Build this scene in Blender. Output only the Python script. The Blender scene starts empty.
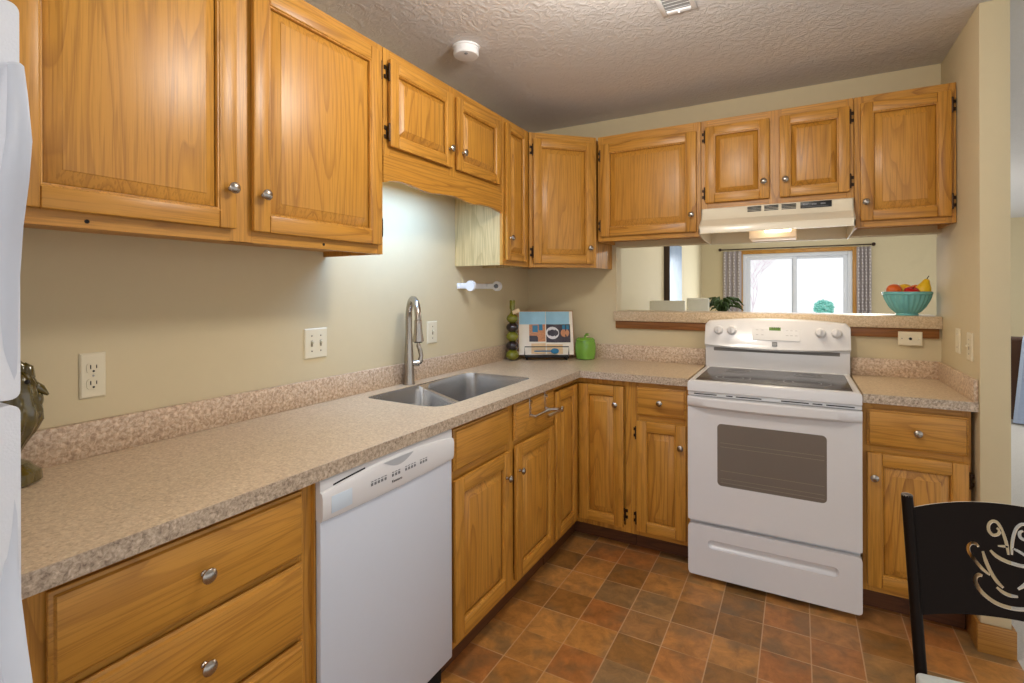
import bpy, bmesh, math, random
from mathutils import Vector, Matrix
from math import pi, sin, cos, radians, sqrt, atan2

random.seed(7)
SC = bpy.context.scene
COL = SC.collection

# ------------------------------------------------------------------ camera
CAM_F, CAM_CX, CAM_CY = 514.87, 509.47, 291.74
cam_d = bpy.data.cameras.new('camera')
cam = bpy.data.objects.new('camera', cam_d)
COL.objects.link(cam)
cam_d.sensor_width = 36.0
cam_d.lens = 36.0 * CAM_F / 1024.0
cam_d.shift_x = (512 - CAM_CX) / 1024.0
cam_d.shift_y = -(341.5 - CAM_CY) / 1024.0
cam_d.clip_start = 0.02
cam.matrix_world = (Matrix.Translation((1.7615, -3.4683, 1.4953))
                    @ Matrix.Rotation(0.5113, 4, 'Z')
                    @ Matrix.Rotation(pi / 2 - 0.0007, 4, 'X')
                    @ Matrix.Rotation(-0.0029, 4, 'Z'))
SC.camera = cam

# ------------------------------------------------------------------ world, exposure
SC.view_settings.view_transform = 'Standard'
SC.view_settings.look = 'None'
SC.view_settings.gamma = 1.0
SC.view_settings.exposure = -0.12
SC.view_settings.use_curve_mapping = False
world = bpy.data.worlds.new('world')
SC.world = world
world.use_nodes = True
wb = world.node_tree.nodes['Background']
wb.inputs[0].default_value = (0.96, 0.98, 1.0, 1)
wb.inputs[1].default_value = 1.18


def lamp(name, kind, loc, energy, color, size=0.1, size_y=None, rot=(0, 0, 0), parent=None, spread=None):
    d = bpy.data.lights.new(name, kind)
    d.energy = energy
    d.color = color
    if kind == 'AREA':
        d.size = size
        if size_y:
            d.shape = 'RECTANGLE'
            d.size_y = size_y
        if spread:
            d.spread = spread
    else:
        d.shadow_soft_size = size
    o = bpy.data.objects.new(name, d)
    COL.objects.link(o)
    o.location = loc
    o.rotation_euler = rot
    if parent:
        o.parent = parent
    return o


# lamp strengths (each light sits in its own lamp's builder below)
KITCHEN_E = 38.0     # flush ceiling lamp over the middle of the floor
REAR_FILL_E = 26.0        # added fill lamp behind the camera, shaped as a ceiling dome
DINING_FILL_E = 80.0  # added fill lamp that brightens the dining room
WINDOW_E = 85.0
SINK_E = 9.0
HOOD_E = 2.6

# ------------------------------------------------------------------ helpers
def srgb(r, g, b):
    f = lambda c: (c / 255 / 12.92) if c / 255 <= 0.04045 else ((c / 255 + 0.055) / 1.055) ** 2.4
    return (f(r), f(g), f(b), 1.0)


def new_mat(name):
    m = bpy.data.materials.new(name)
    m.use_nodes = True
    nt = m.node_tree
    return m, nt, nt.nodes['Principled BSDF']


def plain(name, col, rough=0.5, metal=0.0, coat=0.0, spec=0.5, noise=0.0, nscale=40.0, bump=0.0, emit=None, estr=0.0,
          trans=0.0, ior=1.45, stretch=None):
    m, nt, b = new_mat(name)
    b.inputs['Roughness'].default_value = rough
    b.inputs['Metallic'].default_value = metal
    b.inputs['Coat Weight'].default_value = coat
    b.inputs['Specular IOR Level'].default_value = spec
    b.inputs['Transmission Weight'].default_value = trans
    b.inputs['IOR'].default_value = ior
    tc = nt.nodes.new('ShaderNodeTexCoord')
    n = nt.nodes.new('ShaderNodeTexNoise')
    n.inputs['Scale'].default_value = nscale
    n.inputs['Detail'].default_value = 4
    if stretch:
        mp = nt.nodes.new('ShaderNodeMapping')
        mp.inputs['Scale'].default_value = stretch
        nt.links.new(tc.outputs['Object'], mp.inputs['Vector'])
        nt.links.new(mp.outputs[0], n.inputs['Vector'])
    else:
        nt.links.new(tc.outputs['Object'], n.inputs['Vector'])
    mix = nt.nodes.new('ShaderNodeMix')
    mix.data_type = 'RGBA'
    k = 1 - noise
    mix.inputs[6].default_value = (col[0] * k, col[1] * k, col[2] * k, 1)
    k = 1 + noise
    mix.inputs[7].default_value = (min(1, col[0] * k), min(1, col[1] * k), min(1, col[2] * k), 1)
    nt.links.new(n.outputs[0], mix.inputs[0])
    nt.links.new(mix.outputs[2], b.inputs['Base Color'])
    if bump:
        bp = nt.nodes.new('ShaderNodeBump')
        bp.inputs['Strength'].default_value = bump
        bp.inputs['Distance'].default_value = 0.01
        nt.links.new(n.outputs[0], bp.inputs['Height'])
        nt.links.new(bp.outputs[0], b.inputs['Normal'])
    if emit:
        b.inputs['Emission Color'].default_value = emit
        b.inputs['Emission Strength'].default_value = estr
    return m


def oak(name, axis, light=(205, 150, 64), mid=(187, 128, 43), dark=(126, 74, 20), rough=0.38):
    """varnished oak; contour lines of a stretched noise give the cathedral grain"""
    m, nt, b = new_mat(name)
    L = nt.links.new
    tc = nt.nodes.new('ShaderNodeTexCoord')
    oi = nt.nodes.new('ShaderNodeObjectInfo')
    mul = nt.nodes.new('ShaderNodeMath'); mul.operation = 'MULTIPLY'; mul.inputs[1].default_value = 37.0
    L(oi.outputs['Random'], mul.inputs[0])
    add = nt.nodes.new('ShaderNodeVectorMath'); add.operation = 'ADD'
    L(tc.outputs['Object'], add.inputs[0]); L(mul.outputs[0], add.inputs[1])

    def mapped(a, s):
        mp = nt.nodes.new('ShaderNodeMapping')
        sc = [a, a, a]
        sc['xyz'.index(axis)] = s
        mp.inputs['Scale'].default_value = sc
        L(add.outputs[0], mp.inputs['Vector'])
        return mp
    n1 = nt.nodes.new('ShaderNodeTexNoise')
    n1.inputs['Scale'].default_value = 1.0; n1.inputs['Detail'].default_value = 1.5; n1.inputs['Roughness'].default_value = 0.4
    L(mapped(6.5, 0.55).outputs[0], n1.inputs['Vector'])
    m1 = nt.nodes.new('ShaderNodeMath'); m1.operation = 'MULTIPLY'; m1.inputs[1].default_value = 17.0
    L(n1.outputs[0], m1.inputs[0])
    fr = nt.nodes.new('ShaderNodeMath'); fr.operation = 'FRACT'
    L(m1.outputs[0], fr.inputs[0])
    r1 = nt.nodes.new('ShaderNodeValToRGB')
    r1.color_ramp.elements[0].position = 0.0; r1.color_ramp.elements[0].color = (0, 0, 0, 1)
    r1.color_ramp.elements[1].position = 0.34; r1.color_ramp.elements[1].color = (1, 1, 1, 1)
    e = r1.color_ramp.elements.new(0.95); e.color = (0.88, 0.88, 0.88, 1)
    e = r1.color_ramp.elements.new(1.0); e.color = (0, 0, 0, 1)
    L(fr.outputs[0], r1.inputs[0])
    n2 = nt.nodes.new('ShaderNodeTexNoise')
    n2.inputs['Scale'].default_value = 1.0; n2.inputs['Detail'].default_value = 3
    L(mapped(190, 5.0).outputs[0], n2.inputs['Vector'])
    n3 = nt.nodes.new('ShaderNodeTexNoise')
    n3.inputs['Scale'].default_value = 1.0; n3.inputs['Detail'].default_value = 2
    L(mapped(9, 0.9).outputs[0], n3.inputs['Vector'])
    cA = nt.nodes.new('ShaderNodeMix'); cA.data_type = 'RGBA'
    cA.inputs[6].default_value = srgb(*mid); cA.inputs[7].default_value = srgb(*light)
    L(n3.outputs[0], cA.inputs[0])
    # pores break the grain line up
    mm = nt.nodes.new('ShaderNodeMath'); mm.operation = 'MULTIPLY_ADD'
    mm.inputs[1].default_value = 1.5; mm.inputs[2].default_value = -0.25
    L(n2.outputs[0], mm.inputs[0])
    inv = nt.nodes.new('ShaderNodeMath'); inv.operation = 'SUBTRACT'; inv.inputs[0].default_value = 1.0
    L(r1.outputs[0], inv.inputs[1])
    g = nt.nodes.new('ShaderNodeMath'); g.operation = 'MULTIPLY'; g.use_clamp = True
    L(inv.outputs[0], g.inputs[0]); L(mm.outputs[0], g.inputs[1])
    g2 = nt.nodes.new('ShaderNodeMath'); g2.operation = 'MULTIPLY'; g2.use_clamp = True
    amt = nt.nodes.new('ShaderNodeMapRange'); amt.inputs['To Min'].default_value = 0.45; amt.inputs['To Max'].default_value = 1.25
    L(oi.outputs['Random'], amt.inputs[0]); L(amt.outputs[0], g2.inputs[1])
    L(g.outputs[0], g2.inputs[0])
    cB = nt.nodes.new('ShaderNodeMix'); cB.data_type = 'RGBA'
    cB.inputs[7].default_value = srgb(*dark)
    L(g2.outputs[0], cB.inputs[0]); L(cA.outputs[2], cB.inputs[6])
    # fine pore streaks
    pr = nt.nodes.new('ShaderNodeValToRGB')
    pr.color_ramp.elements[0].position = 0.36; pr.color_ramp.elements[0].color = (0.70, 0.66, 0.60, 1)
    pr.color_ramp.elements[1].position = 0.52; pr.color_ramp.elements[1].color = (1, 1, 1, 1)
    L(n2.outputs[0], pr.inputs[0])
    cC = nt.nodes.new('ShaderNodeMix'); cC.data_type = 'RGBA'; cC.blend_type = 'MULTIPLY'
    cC.inputs[0].default_value = 0.8
    L(cB.outputs[2], cC.inputs[6]); L(pr.outputs[0], cC.inputs[7])
    L(cC.outputs[2], b.inputs['Base Color'])
    b.inputs['Roughness'].default_value = rough
    b.inputs['Specular IOR Level'].default_value = 0.5
    bp = nt.nodes.new('ShaderNodeBump'); bp.inputs['Strength'].default_value = 0.06; bp.inputs['Distance'].default_value = 0.004
    L(n2.outputs[0], bp.inputs['Height']); L(bp.outputs[0], b.inputs['Normal'])
    return m


def speckle(name, cols, scale=1.0, rough=0.35):
    """laminate of small mottled chips"""
    m, nt, b = new_mat(name)
    L = nt.links.new
    tc = nt.nodes.new('ShaderNodeTexCoord')
    n = nt.nodes.new('ShaderNodeTexNoise'); n.inputs['Scale'].default_value = 95 * scale; n.inputs['Detail'].default_value = 3; n.inputs['Roughness'].default_value = 0.6
    n.inputs['Distortion'].default_value = 0.6
    L(tc.outputs['Object'], n.inputs['Vector'])
    r = nt.nodes.new('ShaderNodeValToRGB')
    r.color_ramp.elements[0].position = 0.30; r.color_ramp.elements[0].color = srgb(*cols[0])
    r.color_ramp.elements[1].position = 0.70; r.color_ramp.elements[1].color = srgb(*cols[3])
    e = r.color_ramp.elements.new(0.45); e.color = srgb(*cols[1])
    e = r.color_ramp.elements.new(0.56); e.color = srgb(*cols[2])
    L(n.outputs[0], r.inputs[0])
    v = nt.nodes.new('ShaderNodeTexVoronoi'); v.inputs['Scale'].default_value = 150 * scale
    L(tc.outputs['Object'], v.inputs['Vector'])
    sp = nt.nodes.new('ShaderNodeSeparateColor')
    L(v.outputs['Color'], sp.inputs[0])
    mr = nt.nodes.new('ShaderNodeMapRange'); mr.inputs['To Min'].default_value = 0.90; mr.inputs['To Max'].default_value = 1.07
    L(sp.outputs[0], mr.inputs[0])
    mx = nt.nodes.new('ShaderNodeMix'); mx.data_type = 'RGBA'; mx.blend_type = 'MULTIPLY'; mx.inputs[0].default_value = 1.0
    L(r.outputs[0], mx.inputs[6]); L(mr.outputs[0], mx.inputs[7])
    L(mx.outputs[2], b.inputs['Base Color'])
    b.inputs['Roughness'].default_value = rough
    return m


def tile_mat():
    """sheet-vinyl slate tiles: every cell its own earth tone, pale grout lines"""
    m, nt, b = new_mat('slate_tile_vinyl')
    L = nt.links.new
    tc = nt.nodes.new('ShaderNodeTexCoord')
    sep = nt.nodes.new('ShaderNodeSeparateXYZ')
    L(tc.outputs['Object'], sep.inputs[0])

    def math(op, a, bv=None):
        q = nt.nodes.new('ShaderNodeMath'); q.operation = op
        for i, x in enumerate((a, bv)):
            if x is None: continue
            if isinstance(x, (int, float)): q.inputs[i].default_value = x
            else: L(x, q.inputs[i])
        return q.outputs[0]
    u = math('DIVIDE', math('SUBTRACT', sep.outputs[0], 0.703), 0.1835)
    v = math('DIVIDE', math('SUBTRACT', sep.outputs[1], -0.716), 0.1845)
    fu, fv = math('FRACT', u), math('FRACT', v)
    cu, cv = math('FLOOR', u), math('FLOOR', v)
    comb = nt.nodes.new('ShaderNodeCombineXYZ')
    L(cu, comb.inputs[0]); L(cv, comb.inputs[1])
    wn = nt.nodes.new('ShaderNodeTexWhiteNoise'); wn.noise_dimensions = '3D'
    L(comb.outputs[0], wn.inputs['Vector'])
    ramp = nt.nodes.new('ShaderNodeValToRGB')
    ramp.color_ramp.interpolation = 'LINEAR'
    cols = [(0.0, (142, 100, 50)), (0.2, (178, 122, 60)), (0.42, (194, 140, 76)), (0.62, (174, 112, 58)), (0.8, (166, 124, 74)), (1.0, (134, 108, 72))]
    ramp.color_ramp.elements[0].position = 0; ramp.color_ramp.elements[0].color = srgb(*cols[0][1])
    ramp.color_ramp.elements[1].position = 1; ramp.color_ramp.elements[1].color = srgb(*cols[-1][1])
    for p, c in cols[1:-1]:
        e = ramp.color_ramp.elements.new(p); e.color = srgb(*c)
    L(wn.outputs['Value'], ramp.inputs[0])
    # clouding in each tile, shifted cell by cell
    off = nt.nodes.new('ShaderNodeVectorMath'); off.operation = 'MULTIPLY_ADD'
    L(wn.outputs['Color'], off.inputs[0]); off.inputs[1].default_value = (9, 9, 9); L(tc.outputs['Object'], off.inputs[2])
    n = nt.nodes.new('ShaderNodeTexNoise'); n.inputs['Scale'].default_value = 13; n.inputs['Detail'].default_value = 9; n.inputs['Roughness'].default_value = 0.70
    n.inputs['Distortion'].default_value = 0.5
    L(off.outputs[0], n.inputs['Vector'])
    mr = nt.nodes.new('ShaderNodeMapRange'); mr.inputs['From Min'].default_value = 0.3; mr.inputs['From Max'].default_value = 0.7
    mr.inputs['To Min'].default_value = 0.60; mr.inputs['To Max'].default_value = 1.30
    L(n.outputs[0], mr.inputs[0])
    mx = nt.nodes.new('ShaderNodeMix'); mx.data_type = 'RGBA'; mx.blend_type = 'MULTIPLY'; mx.inputs[0].default_value = 1.0
    L(ramp.outputs[0], mx.inputs[6]); L(mr.outputs[0], mx.inputs[7])
    n2 = nt.nodes.new('ShaderNodeTexNoise'); n2.inputs['Scale'].default_value = 7; n2.inputs['Detail'].default_value = 3
    L(off.outputs[0], n2.inputs['Vector'])
    r2 = nt.nodes.new('ShaderNodeValToRGB')
    r2.color_ramp.elements[0].position = 0.5; r2.color_ramp.elements[0].color = (0, 0, 0, 1)
    r2.color_ramp.elements[1].position = 0.66; r2.color_ramp.elements[1].color = (0.55, 0.55, 0.55, 1)
    L(n2.outputs[0], r2.inputs[0])
    mo = nt.nodes.new('ShaderNodeMix'); mo.data_type = 'RGBA'
    mo.inputs[7].default_value = srgb(108, 94, 70)
    L(r2.outputs[0], mo.inputs[0]); L(mx.outputs[2], mo.inputs[6])
    w = 0.013
    du = math('MINIMUM', fu, math('SUBTRACT', 1.0, fu))
    dv = math('MINIMUM', fv, math('SUBTRACT', 1.0, fv))
    gm = math('LESS_THAN', math('MINIMUM', du, dv), w)
    gmix = nt.nodes.new('ShaderNodeMix'); gmix.data_type = 'RGBA'
    gmix.inputs[7].default_value = srgb(204, 168, 130)
    # the cross lines of the print come and go from row to row
    gn = nt.nodes.new('ShaderNodeTexNoise'); gn.inputs['Scale'].default_value = 3.1; gn.inputs['Detail'].default_value = 1
    L(tc.outputs['Object'], gn.inputs['Vector'])
    gr_ = nt.nodes.new('ShaderNodeMapRange'); gr_.inputs['From Min'].default_value = 0.40; gr_.inputs['From Max'].default_value = 0.58
    gr_.inputs['To Min'].default_value = 0.15; gr_.inputs['To Max'].default_value = 0.75
    L(gn.outputs[0], gr_.inputs[0])
    isx = math('LESS_THAN', du, w)
    gs = math('MULTIPLY', gm, math('MAXIMUM', math('MULTIPLY', isx, 0.66), gr_.outputs[0]))
    L(gs, gmix.inputs[0]); L(mo.outputs[2], gmix.inputs[6])
    L(gmix.outputs[2], b.inputs['Base Color'])
    b.inputs['Roughness'].default_value = 0.42
    bp = nt.nodes.new('ShaderNodeBump'); bp.inputs['Strength'].default_value = 0.15; bp.inputs['Distance'].default_value = 0.004
    L(n.outputs[0], bp.inputs['Height']); L(bp.outputs[0], b.inputs['Normal'])
    return m


def ceiling_mat():
    m, nt, b = new_mat('stippled_ceiling')
    L = nt.links.new
    tc = nt.nodes.new('ShaderNodeTexCoord')
    n = nt.nodes.new('ShaderNodeTexNoise'); n.inputs['Scale'].default_value = 22; n.inputs['Detail'].default_value = 5
    n.inputs['Distortion'].default_value = 1.6
    L(tc.outputs['Object'], n.inputs['Vector'])
    r = nt.nodes.new('ShaderNodeValToRGB')
    r.color_ramp.elements[0].position = 0.42; r.color_ramp.elements[1].position = 0.6
    L(n.outputs[0], r.inputs[0])
    bp = nt.nodes.new('ShaderNodeBump'); bp.inputs['Strength'].default_value = 0.28; bp.inputs['Distance'].default_value = 0.010
    L(r.outputs[0], bp.inputs['Height']); L(bp.outputs[0], b.inputs['Normal'])
    b.inputs['Base Color'].default_value = srgb(216, 213, 210)
    b.inputs['Roughness'].default_value = 0.9
    return m


OAK_Z = oak('oak_upright_grain', 'z')
OAK_X = oak('oak_level_grain', 'x')
OAK_Y = oak('oak_deep_grain', 'y')
OAKS = [OAK_Z, OAK_X]
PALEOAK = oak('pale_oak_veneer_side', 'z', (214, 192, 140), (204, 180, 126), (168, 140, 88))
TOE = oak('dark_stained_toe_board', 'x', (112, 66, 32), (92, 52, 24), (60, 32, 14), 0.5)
TRIMOAK = oak('oak_baseboard_grain', 'x', (186, 136, 66), (170, 118, 52), (132, 84, 32))
LAM = speckle('speckled_tan_laminate', [(180, 155, 124), (203, 179, 146), (212, 190, 158), (222, 204, 176)], 1.35)
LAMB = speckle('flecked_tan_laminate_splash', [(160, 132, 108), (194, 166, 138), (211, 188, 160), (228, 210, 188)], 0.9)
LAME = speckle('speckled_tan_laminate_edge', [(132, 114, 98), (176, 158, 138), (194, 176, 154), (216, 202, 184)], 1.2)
WALL = plain('beige_wall_paint', srgb(208, 193, 157), 0.75, noise=0.02, nscale=18, bump=0.05)
CEIL = ceiling_mat()
TILE = tile_mat()
CARPET = plain('pale_grey_carpet', srgb(206, 203, 198), 0.95, noise=0.22, nscale=160, bump=0.6)
WHITE = plain('white_enamel', srgb(224, 224, 226), 0.22, noise=0.01, coat=0.3)
WHITEM = plain('white_satin_panel', srgb(206, 212, 224), 0.35, noise=0.01)  # bluish tint of the cool light put into this white
FRIDGEM = plain('white_textured_enamel', srgb(226, 230, 238), 0.38, noise=0.02, nscale=300, bump=0.12)
ALMOND = plain('almond_enamel', srgb(232, 222, 198), 0.3, noise=0.01, coat=0.2)
IVORY = plain('ivory_plastic', srgb(226, 216, 188), 0.4)
PLWHITE = plain('white_plastic', srgb(240, 240, 240), 0.4)
NICKEL = plain('brushed_nickel', srgb(172, 164, 154), 0.26, 1.0, noise=0.1, nscale=200)
CHROME = plain('polished_chrome', srgb(225, 225, 225), 0.12, 1.0)
STEEL = plain('brushed_stainless_steel', srgb(206, 206, 206), 0.25, 1.0, noise=0.08, nscale=12, stretch=(3, 60, 60))
HINGE = plain('dark_bronze_hinge', srgb(58, 40, 26), 0.4, 0.7)
BLACK = plain('black_plastic', srgb(22, 22, 22), 0.35)
DARKGAP = plain('dark_slot', srgb(14, 12, 10), 0.8)
GLASSTOP = plain('black_ceramic_glass', srgb(60, 60, 64), 0.22, coat=0.1)
RING = plain('grey_burner_ring', srgb(120, 120, 124), 0.3)
OVENGLASS = plain('smoked_oven_glass', srgb(112, 104, 96), 0.1, coat=0.6, noise=0.05, nscale=5)
WIRE = plain('oven_rack_wire', srgb(176, 166, 150), 0.4, 0.5)
GREYPR = plain('grey_printing', srgb(120, 122, 126), 0.5)
LCD = plain('green_display', srgb(70, 96, 20), 0.3, emit=srgb(110, 160, 30), estr=0.35)
LCDDIG = plain('dark_display_digits', srgb(18, 30, 8), 0.4)
CHAIRM = plain('espresso_powder_coated_steel', srgb(24, 15, 9), 0.45, 0.0, spec=0.12)
CUTEDGE = plain('pale_cut_metal_edge', srgb(228, 218, 204), 0.4, 0.2)
SEATM = plain('pale_blue_grey_cushion', srgb(206, 214, 214), 0.85, noise=0.05, nscale=120, bump=0.2)
AQUA = plain('aqua_glazed_stoneware', srgb(112, 186, 190), 0.25, coat=0.5, noise=0.06, nscale=14)
APPLEGREEN = plain('green_glazed_ceramic', srgb(116, 164, 62), 0.18, coat=0.6, noise=0.16, nscale=16)
OLIVEGL = plain('olive_green_glass', srgb(112, 112, 22), 0.08, coat=0.6, noise=0.3, nscale=40)
OLIVEBLK = plain('dark_purple_glass', srgb(34, 22, 26), 0.06, coat=0.7)
CORK = plain('pale_cork', srgb(198, 160, 112), 0.8, noise=0.2)
LABELP = plain('cream_paper_tag', srgb(226, 204, 166), 0.8)
ROOST = plain('olive_brown_ceramic_glaze', srgb(78, 66, 18), 0.1, coat=1.0, noise=0.85, nscale=30, bump=0.6)
PAPER = plain('book_paper', srgb(238, 230, 214), 0.7)
PBLUE = plain('pale_blue_page_ink', srgb(150, 196, 220), 0.6, noise=0.08, nscale=30)
PDARK = plain('dark_photo_ink', srgb(52, 44, 56), 0.5, noise=0.5, nscale=90)
PORANGE = plain('food_photo_ink', srgb(196, 136, 96), 0.5, noise=0.5, nscale=110)
PTEAL = plain('teal_photo_ink', srgb(40, 118, 156), 0.5, noise=0.2, nscale=60)
PWHITE = plain('white_photo_ink', srgb(226, 224, 226), 0.5, noise=0.25, nscale=120)
PTAN = plain('tan_photo_ink', srgb(228, 196, 152), 0.6, noise=0.12, nscale=40)
IRON = plain('black_wire', srgb(24, 24, 26), 0.45, 0.3)
CURTAIN = plain('taupe_curtain_cloth', srgb(176, 166, 164), 0.9, noise=0.12, nscale=60)
CURPAT = plain('white_curtain_embroidery', srgb(214, 208, 206), 0.9)
VINYLW = plain('white_vinyl_sash', srgb(226, 230, 238), 0.45)
CREAM = plain('cream_leather', srgb(248, 244, 228), 0.5, noise=0.03)
LEAFG = plain('dark_green_leaf', srgb(60, 84, 34), 0.5, noise=0.4, nscale=30)
BUSH = plain('blue_green_shrub_leaf', srgb(150, 226, 214), 0.8, noise=0.2, nscale=6)
TWIG = plain('pinkish_grey_twig', srgb(246, 234, 240), 0.9, noise=0.1)
ROD = plain('bronze_rod', srgb(62, 44, 34), 0.4, 0.6)
DARKWOOD = plain('dark_brown_leather', srgb(62, 34, 18), 0.45, noise=0.2, nscale=12)
THROW = plain('pale_blue_throw', srgb(176, 192, 220), 0.95, noise=0.12, nscale=60, bump=0.3)
TABLEW = oak('dark_table_wood', 'x', (110, 72, 44), (92, 58, 34), (62, 36, 20))
LAMPG = plain('opal_lamp_glass', srgb(255, 244, 226), 0.4, emit=srgb(255, 236, 206), estr=3.0)
TUBEG = plain('cool_lamp_diffuser', srgb(240, 250, 255), 0.4, emit=(0.6, 0.82, 1.0, 1), estr=2.5)
HOODG = plain('warm_lamp_lens', srgb(255, 250, 236), 0.4, emit=srgb(255, 226, 186), estr=14.0)


class MB:
    """collects shapes into one bmesh, builds ONE mesh object"""
    def __init__(s):
        s.bm = bmesh.new()

    def _merge(s, b, mi, smooth):
        for f in b.faces:
            f.material_index = mi
            f.smooth = smooth
        me = bpy.data.meshes.new('tmp')
        b.to_mesh(me); b.free()
        s.bm.from_mesh(me)
        bpy.data.meshes.remove(me)
        return s

    def box(s, x0, y0, z0, x1, y1, z1, mi=0, bev=0.0, seg=2, rot=None):
        b = bmesh.new()
        bmesh.ops.create_cube(b, size=1)
        sx, sy, sz = abs(x1 - x0), abs(y1 - y0), abs(z1 - z0)
        c = Vector(((x0 + x1) / 2, (y0 + y1) / 2, (z0 + z1) / 2))
        for v in b.verts:
            v.co = Vector((v.co.x * sx, v.co.y * sy, v.co.z * sz))
        if bev > 0:
            bmesh.ops.bevel(b, geom=list(b.edges), offset=min(bev, 0.49 * min(sx, sy, sz)), segments=seg, affect='EDGES', profile=0.5)
        for v in b.verts:
            if rot is not None:
                v.co = rot @ v.co
            v.co += c
        return s._merge(b, mi, bev > 0)

    def rings(s, rings, mi=0, close=True, cap0=True, cap1=True, smooth=True):
        """loft a list of equally long point rings"""
        b = bmesh.new()
        V = [[b.verts.new(p) for p in r] for r in rings]
        n = len(V[0])
        for a, c in zip(V, V[1:]):
            for i in range(n if close else n - 1):
                j = (i + 1) % n
                b.faces.new((a[i], a[j], c[j], c[i]))
        if cap0 and close: b.faces.new(list(reversed(V[0])))
        if cap1 and close: b.faces.new(V[-1])
        bmesh.ops.recalc_face_normals(b, faces=list(b.faces))
        return s._merge(b, mi, smooth)

    def lathe(s, prof, c=(0, 0, 0), axis=(0, 0, 1), seg=20, mi=0, sx=1.0, flute=0, amp=0.0, cap=True):
        ax = Vector(axis).normalized()
        q = Vector((0, 0, 1)).rotation_difference(ax)
        c = Vector(c)
        R = []
        for r, h in prof:
            ring = []
            for i in range(seg):
                a = 2 * pi * i / seg
                rr = r * (1 + amp * cos(flute * a)) if flute else r
                ring.append(q @ Vector((max(rr, 1e-5) * cos(a) * sx, max(rr, 1e-5) * sin(a), h)) + c)
            R.append(ring)
        return s.rings(R, mi, cap0=cap, cap1=cap)

    def cyl(s, p0, p1, r0, r1=None, seg=14, mi=0):
        r1 = r0 if r1 is None else r1
        p0, p1 = Vector(p0), Vector(p1)
        d = p1 - p0
        return s.lathe([(r0, 0), (r1, d.length)], p0, d, seg, mi)

    def tube(s, pts, rad, seg=10, mi=0, flat=1.0):
        P = [Vector(p) for p in pts]
        rad = rad if isinstance(rad, (list, tuple)) else [rad] * len(P)
        R = []
        up = None
        for i, p in enumerate(P):
            t = (P[min(i + 1, len(P) - 1)] - P[max(i - 1, 0)]).normalized()
            if up is None:
                up = Vector((0, 0, 1)) if abs(t.z) < 0.9 else Vector((1, 0, 0))
            n = (up - t * up.dot(t)).normalized()
            up = n
            bn = t.cross(n)
            R.append([p + (n * cos(2 * pi * k / seg) + bn * sin(2 * pi * k / seg) * flat) * rad[i] for k in range(seg)])
        return s.rings(R, mi)

    def sphere(s, c, r, mi=0, sc=(1, 1, 1), seg=16):
        b = bmesh.new()
        bmesh.ops.create_uvsphere(b, u_segments=seg, v_segments=max(8, seg * 2 // 3), radius=1)
        for v in b.verts:
            v.co = Vector((v.co.x * r * sc[0], v.co.y * r * sc[1], v.co.z * r * sc[2])) + Vector(c)
        return s._merge(b, mi, True)

    def plate(s, outer, holes, h0, h1, fn, mi=0, smooth=False, cuts=None, rim=None):
        """flat polygon with holes between two heights; fn(u, v, h) -> point"""
        b = bmesh.new()
        edges = []
        for loop in [outer] + list(holes):
            vs = [b.verts.new((p[0], p[1], 0)) for p in loop]
            edges += [b.edges.new((vs[i], vs[(i + 1) % len(vs)])) for i in range(len(vs))]
        bmesh.ops.triangle_fill(b, use_beauty=True, use_dissolve=False, edges=edges)
        if cuts:
            for x in cuts:
                bmesh.ops.bisect_plane(b, geom=list(b.verts) + list(b.edges) + list(b.faces), plane_co=(x, 0, 0), plane_no=(1, 0, 0))
        ret = bmesh.ops.extrude_face_region(b, geom=list(b.faces))
        top = set(g for g in ret['geom'] if isinstance(g, bmesh.types.BMVert))
        for v in b.verts:
            v.co = fn(v.co.x, v.co.y, h1 if v in top else h0)
        bmesh.ops.recalc_face_normals(b, faces=list(b.faces))
        if rim is not None:               # side walls between the two sheets take another material
            ring_ = [all_ for all_ in b.faces if 0 < sum(1 for v in all_.verts if v in top) < len(all_.verts)]
            for f in b.faces:
                f.material_index = mi; f.smooth = smooth
            for f in ring_:
                f.material_index = rim
            me = bpy.data.meshes.new('tmp'); b.to_mesh(me); b.free()
            s.bm.from_mesh(me); bpy.data.meshes.remove(me)
            return s
        return s._merge(b, mi, smooth)

    def build(s, name, mats, parent=None, angle=32):
        me = bpy.data.meshes.new(name)
        s.bm.to_mesh(me); s.bm.free()
        for m in (mats if isinstance(mats, (list, tuple)) else [mats]):
            me.materials.append(m)
        me.set_sharp_from_angle(angle=radians(angle))
        o = bpy.data.objects.new(name, me)
        COL.objects.link(o)
        if parent: o.parent = parent
        return o


def tag(o, label=None, cat=None, group=None, kind=None):
    if label: o['label'] = label
    if cat: o['category'] = cat
    if group: o['group'] = group
    if kind: o['kind'] = kind
    return o


def thing(name, label, cat, loc=(0, 0, 0), rz=0.0, group=None):
    o = bpy.data.objects.new(name, None)
    o.empty_display_size = 0.05
    COL.objects.link(o)
    o.location = loc
    o.rotation_euler = (0, 0, rz)
    return tag(o, label, cat, group)


def struct(o):
    o['kind'] = 'structure'
    return o


def rrect(x0, y0, x1, y1, r, n=5):
    P = []
    for cx, cy, a0 in ((x1 - r, y1 - r, 0), (x0 + r, y1 - r, 90), (x0 + r, y0 + r, 180), (x1 - r, y0 + r, 270)):
        for i in range(n + 1):
            a = radians(a0 + 90 * i / n)
            P.append((cx + r * cos(a), cy + r * sin(a)))
    return P


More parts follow.
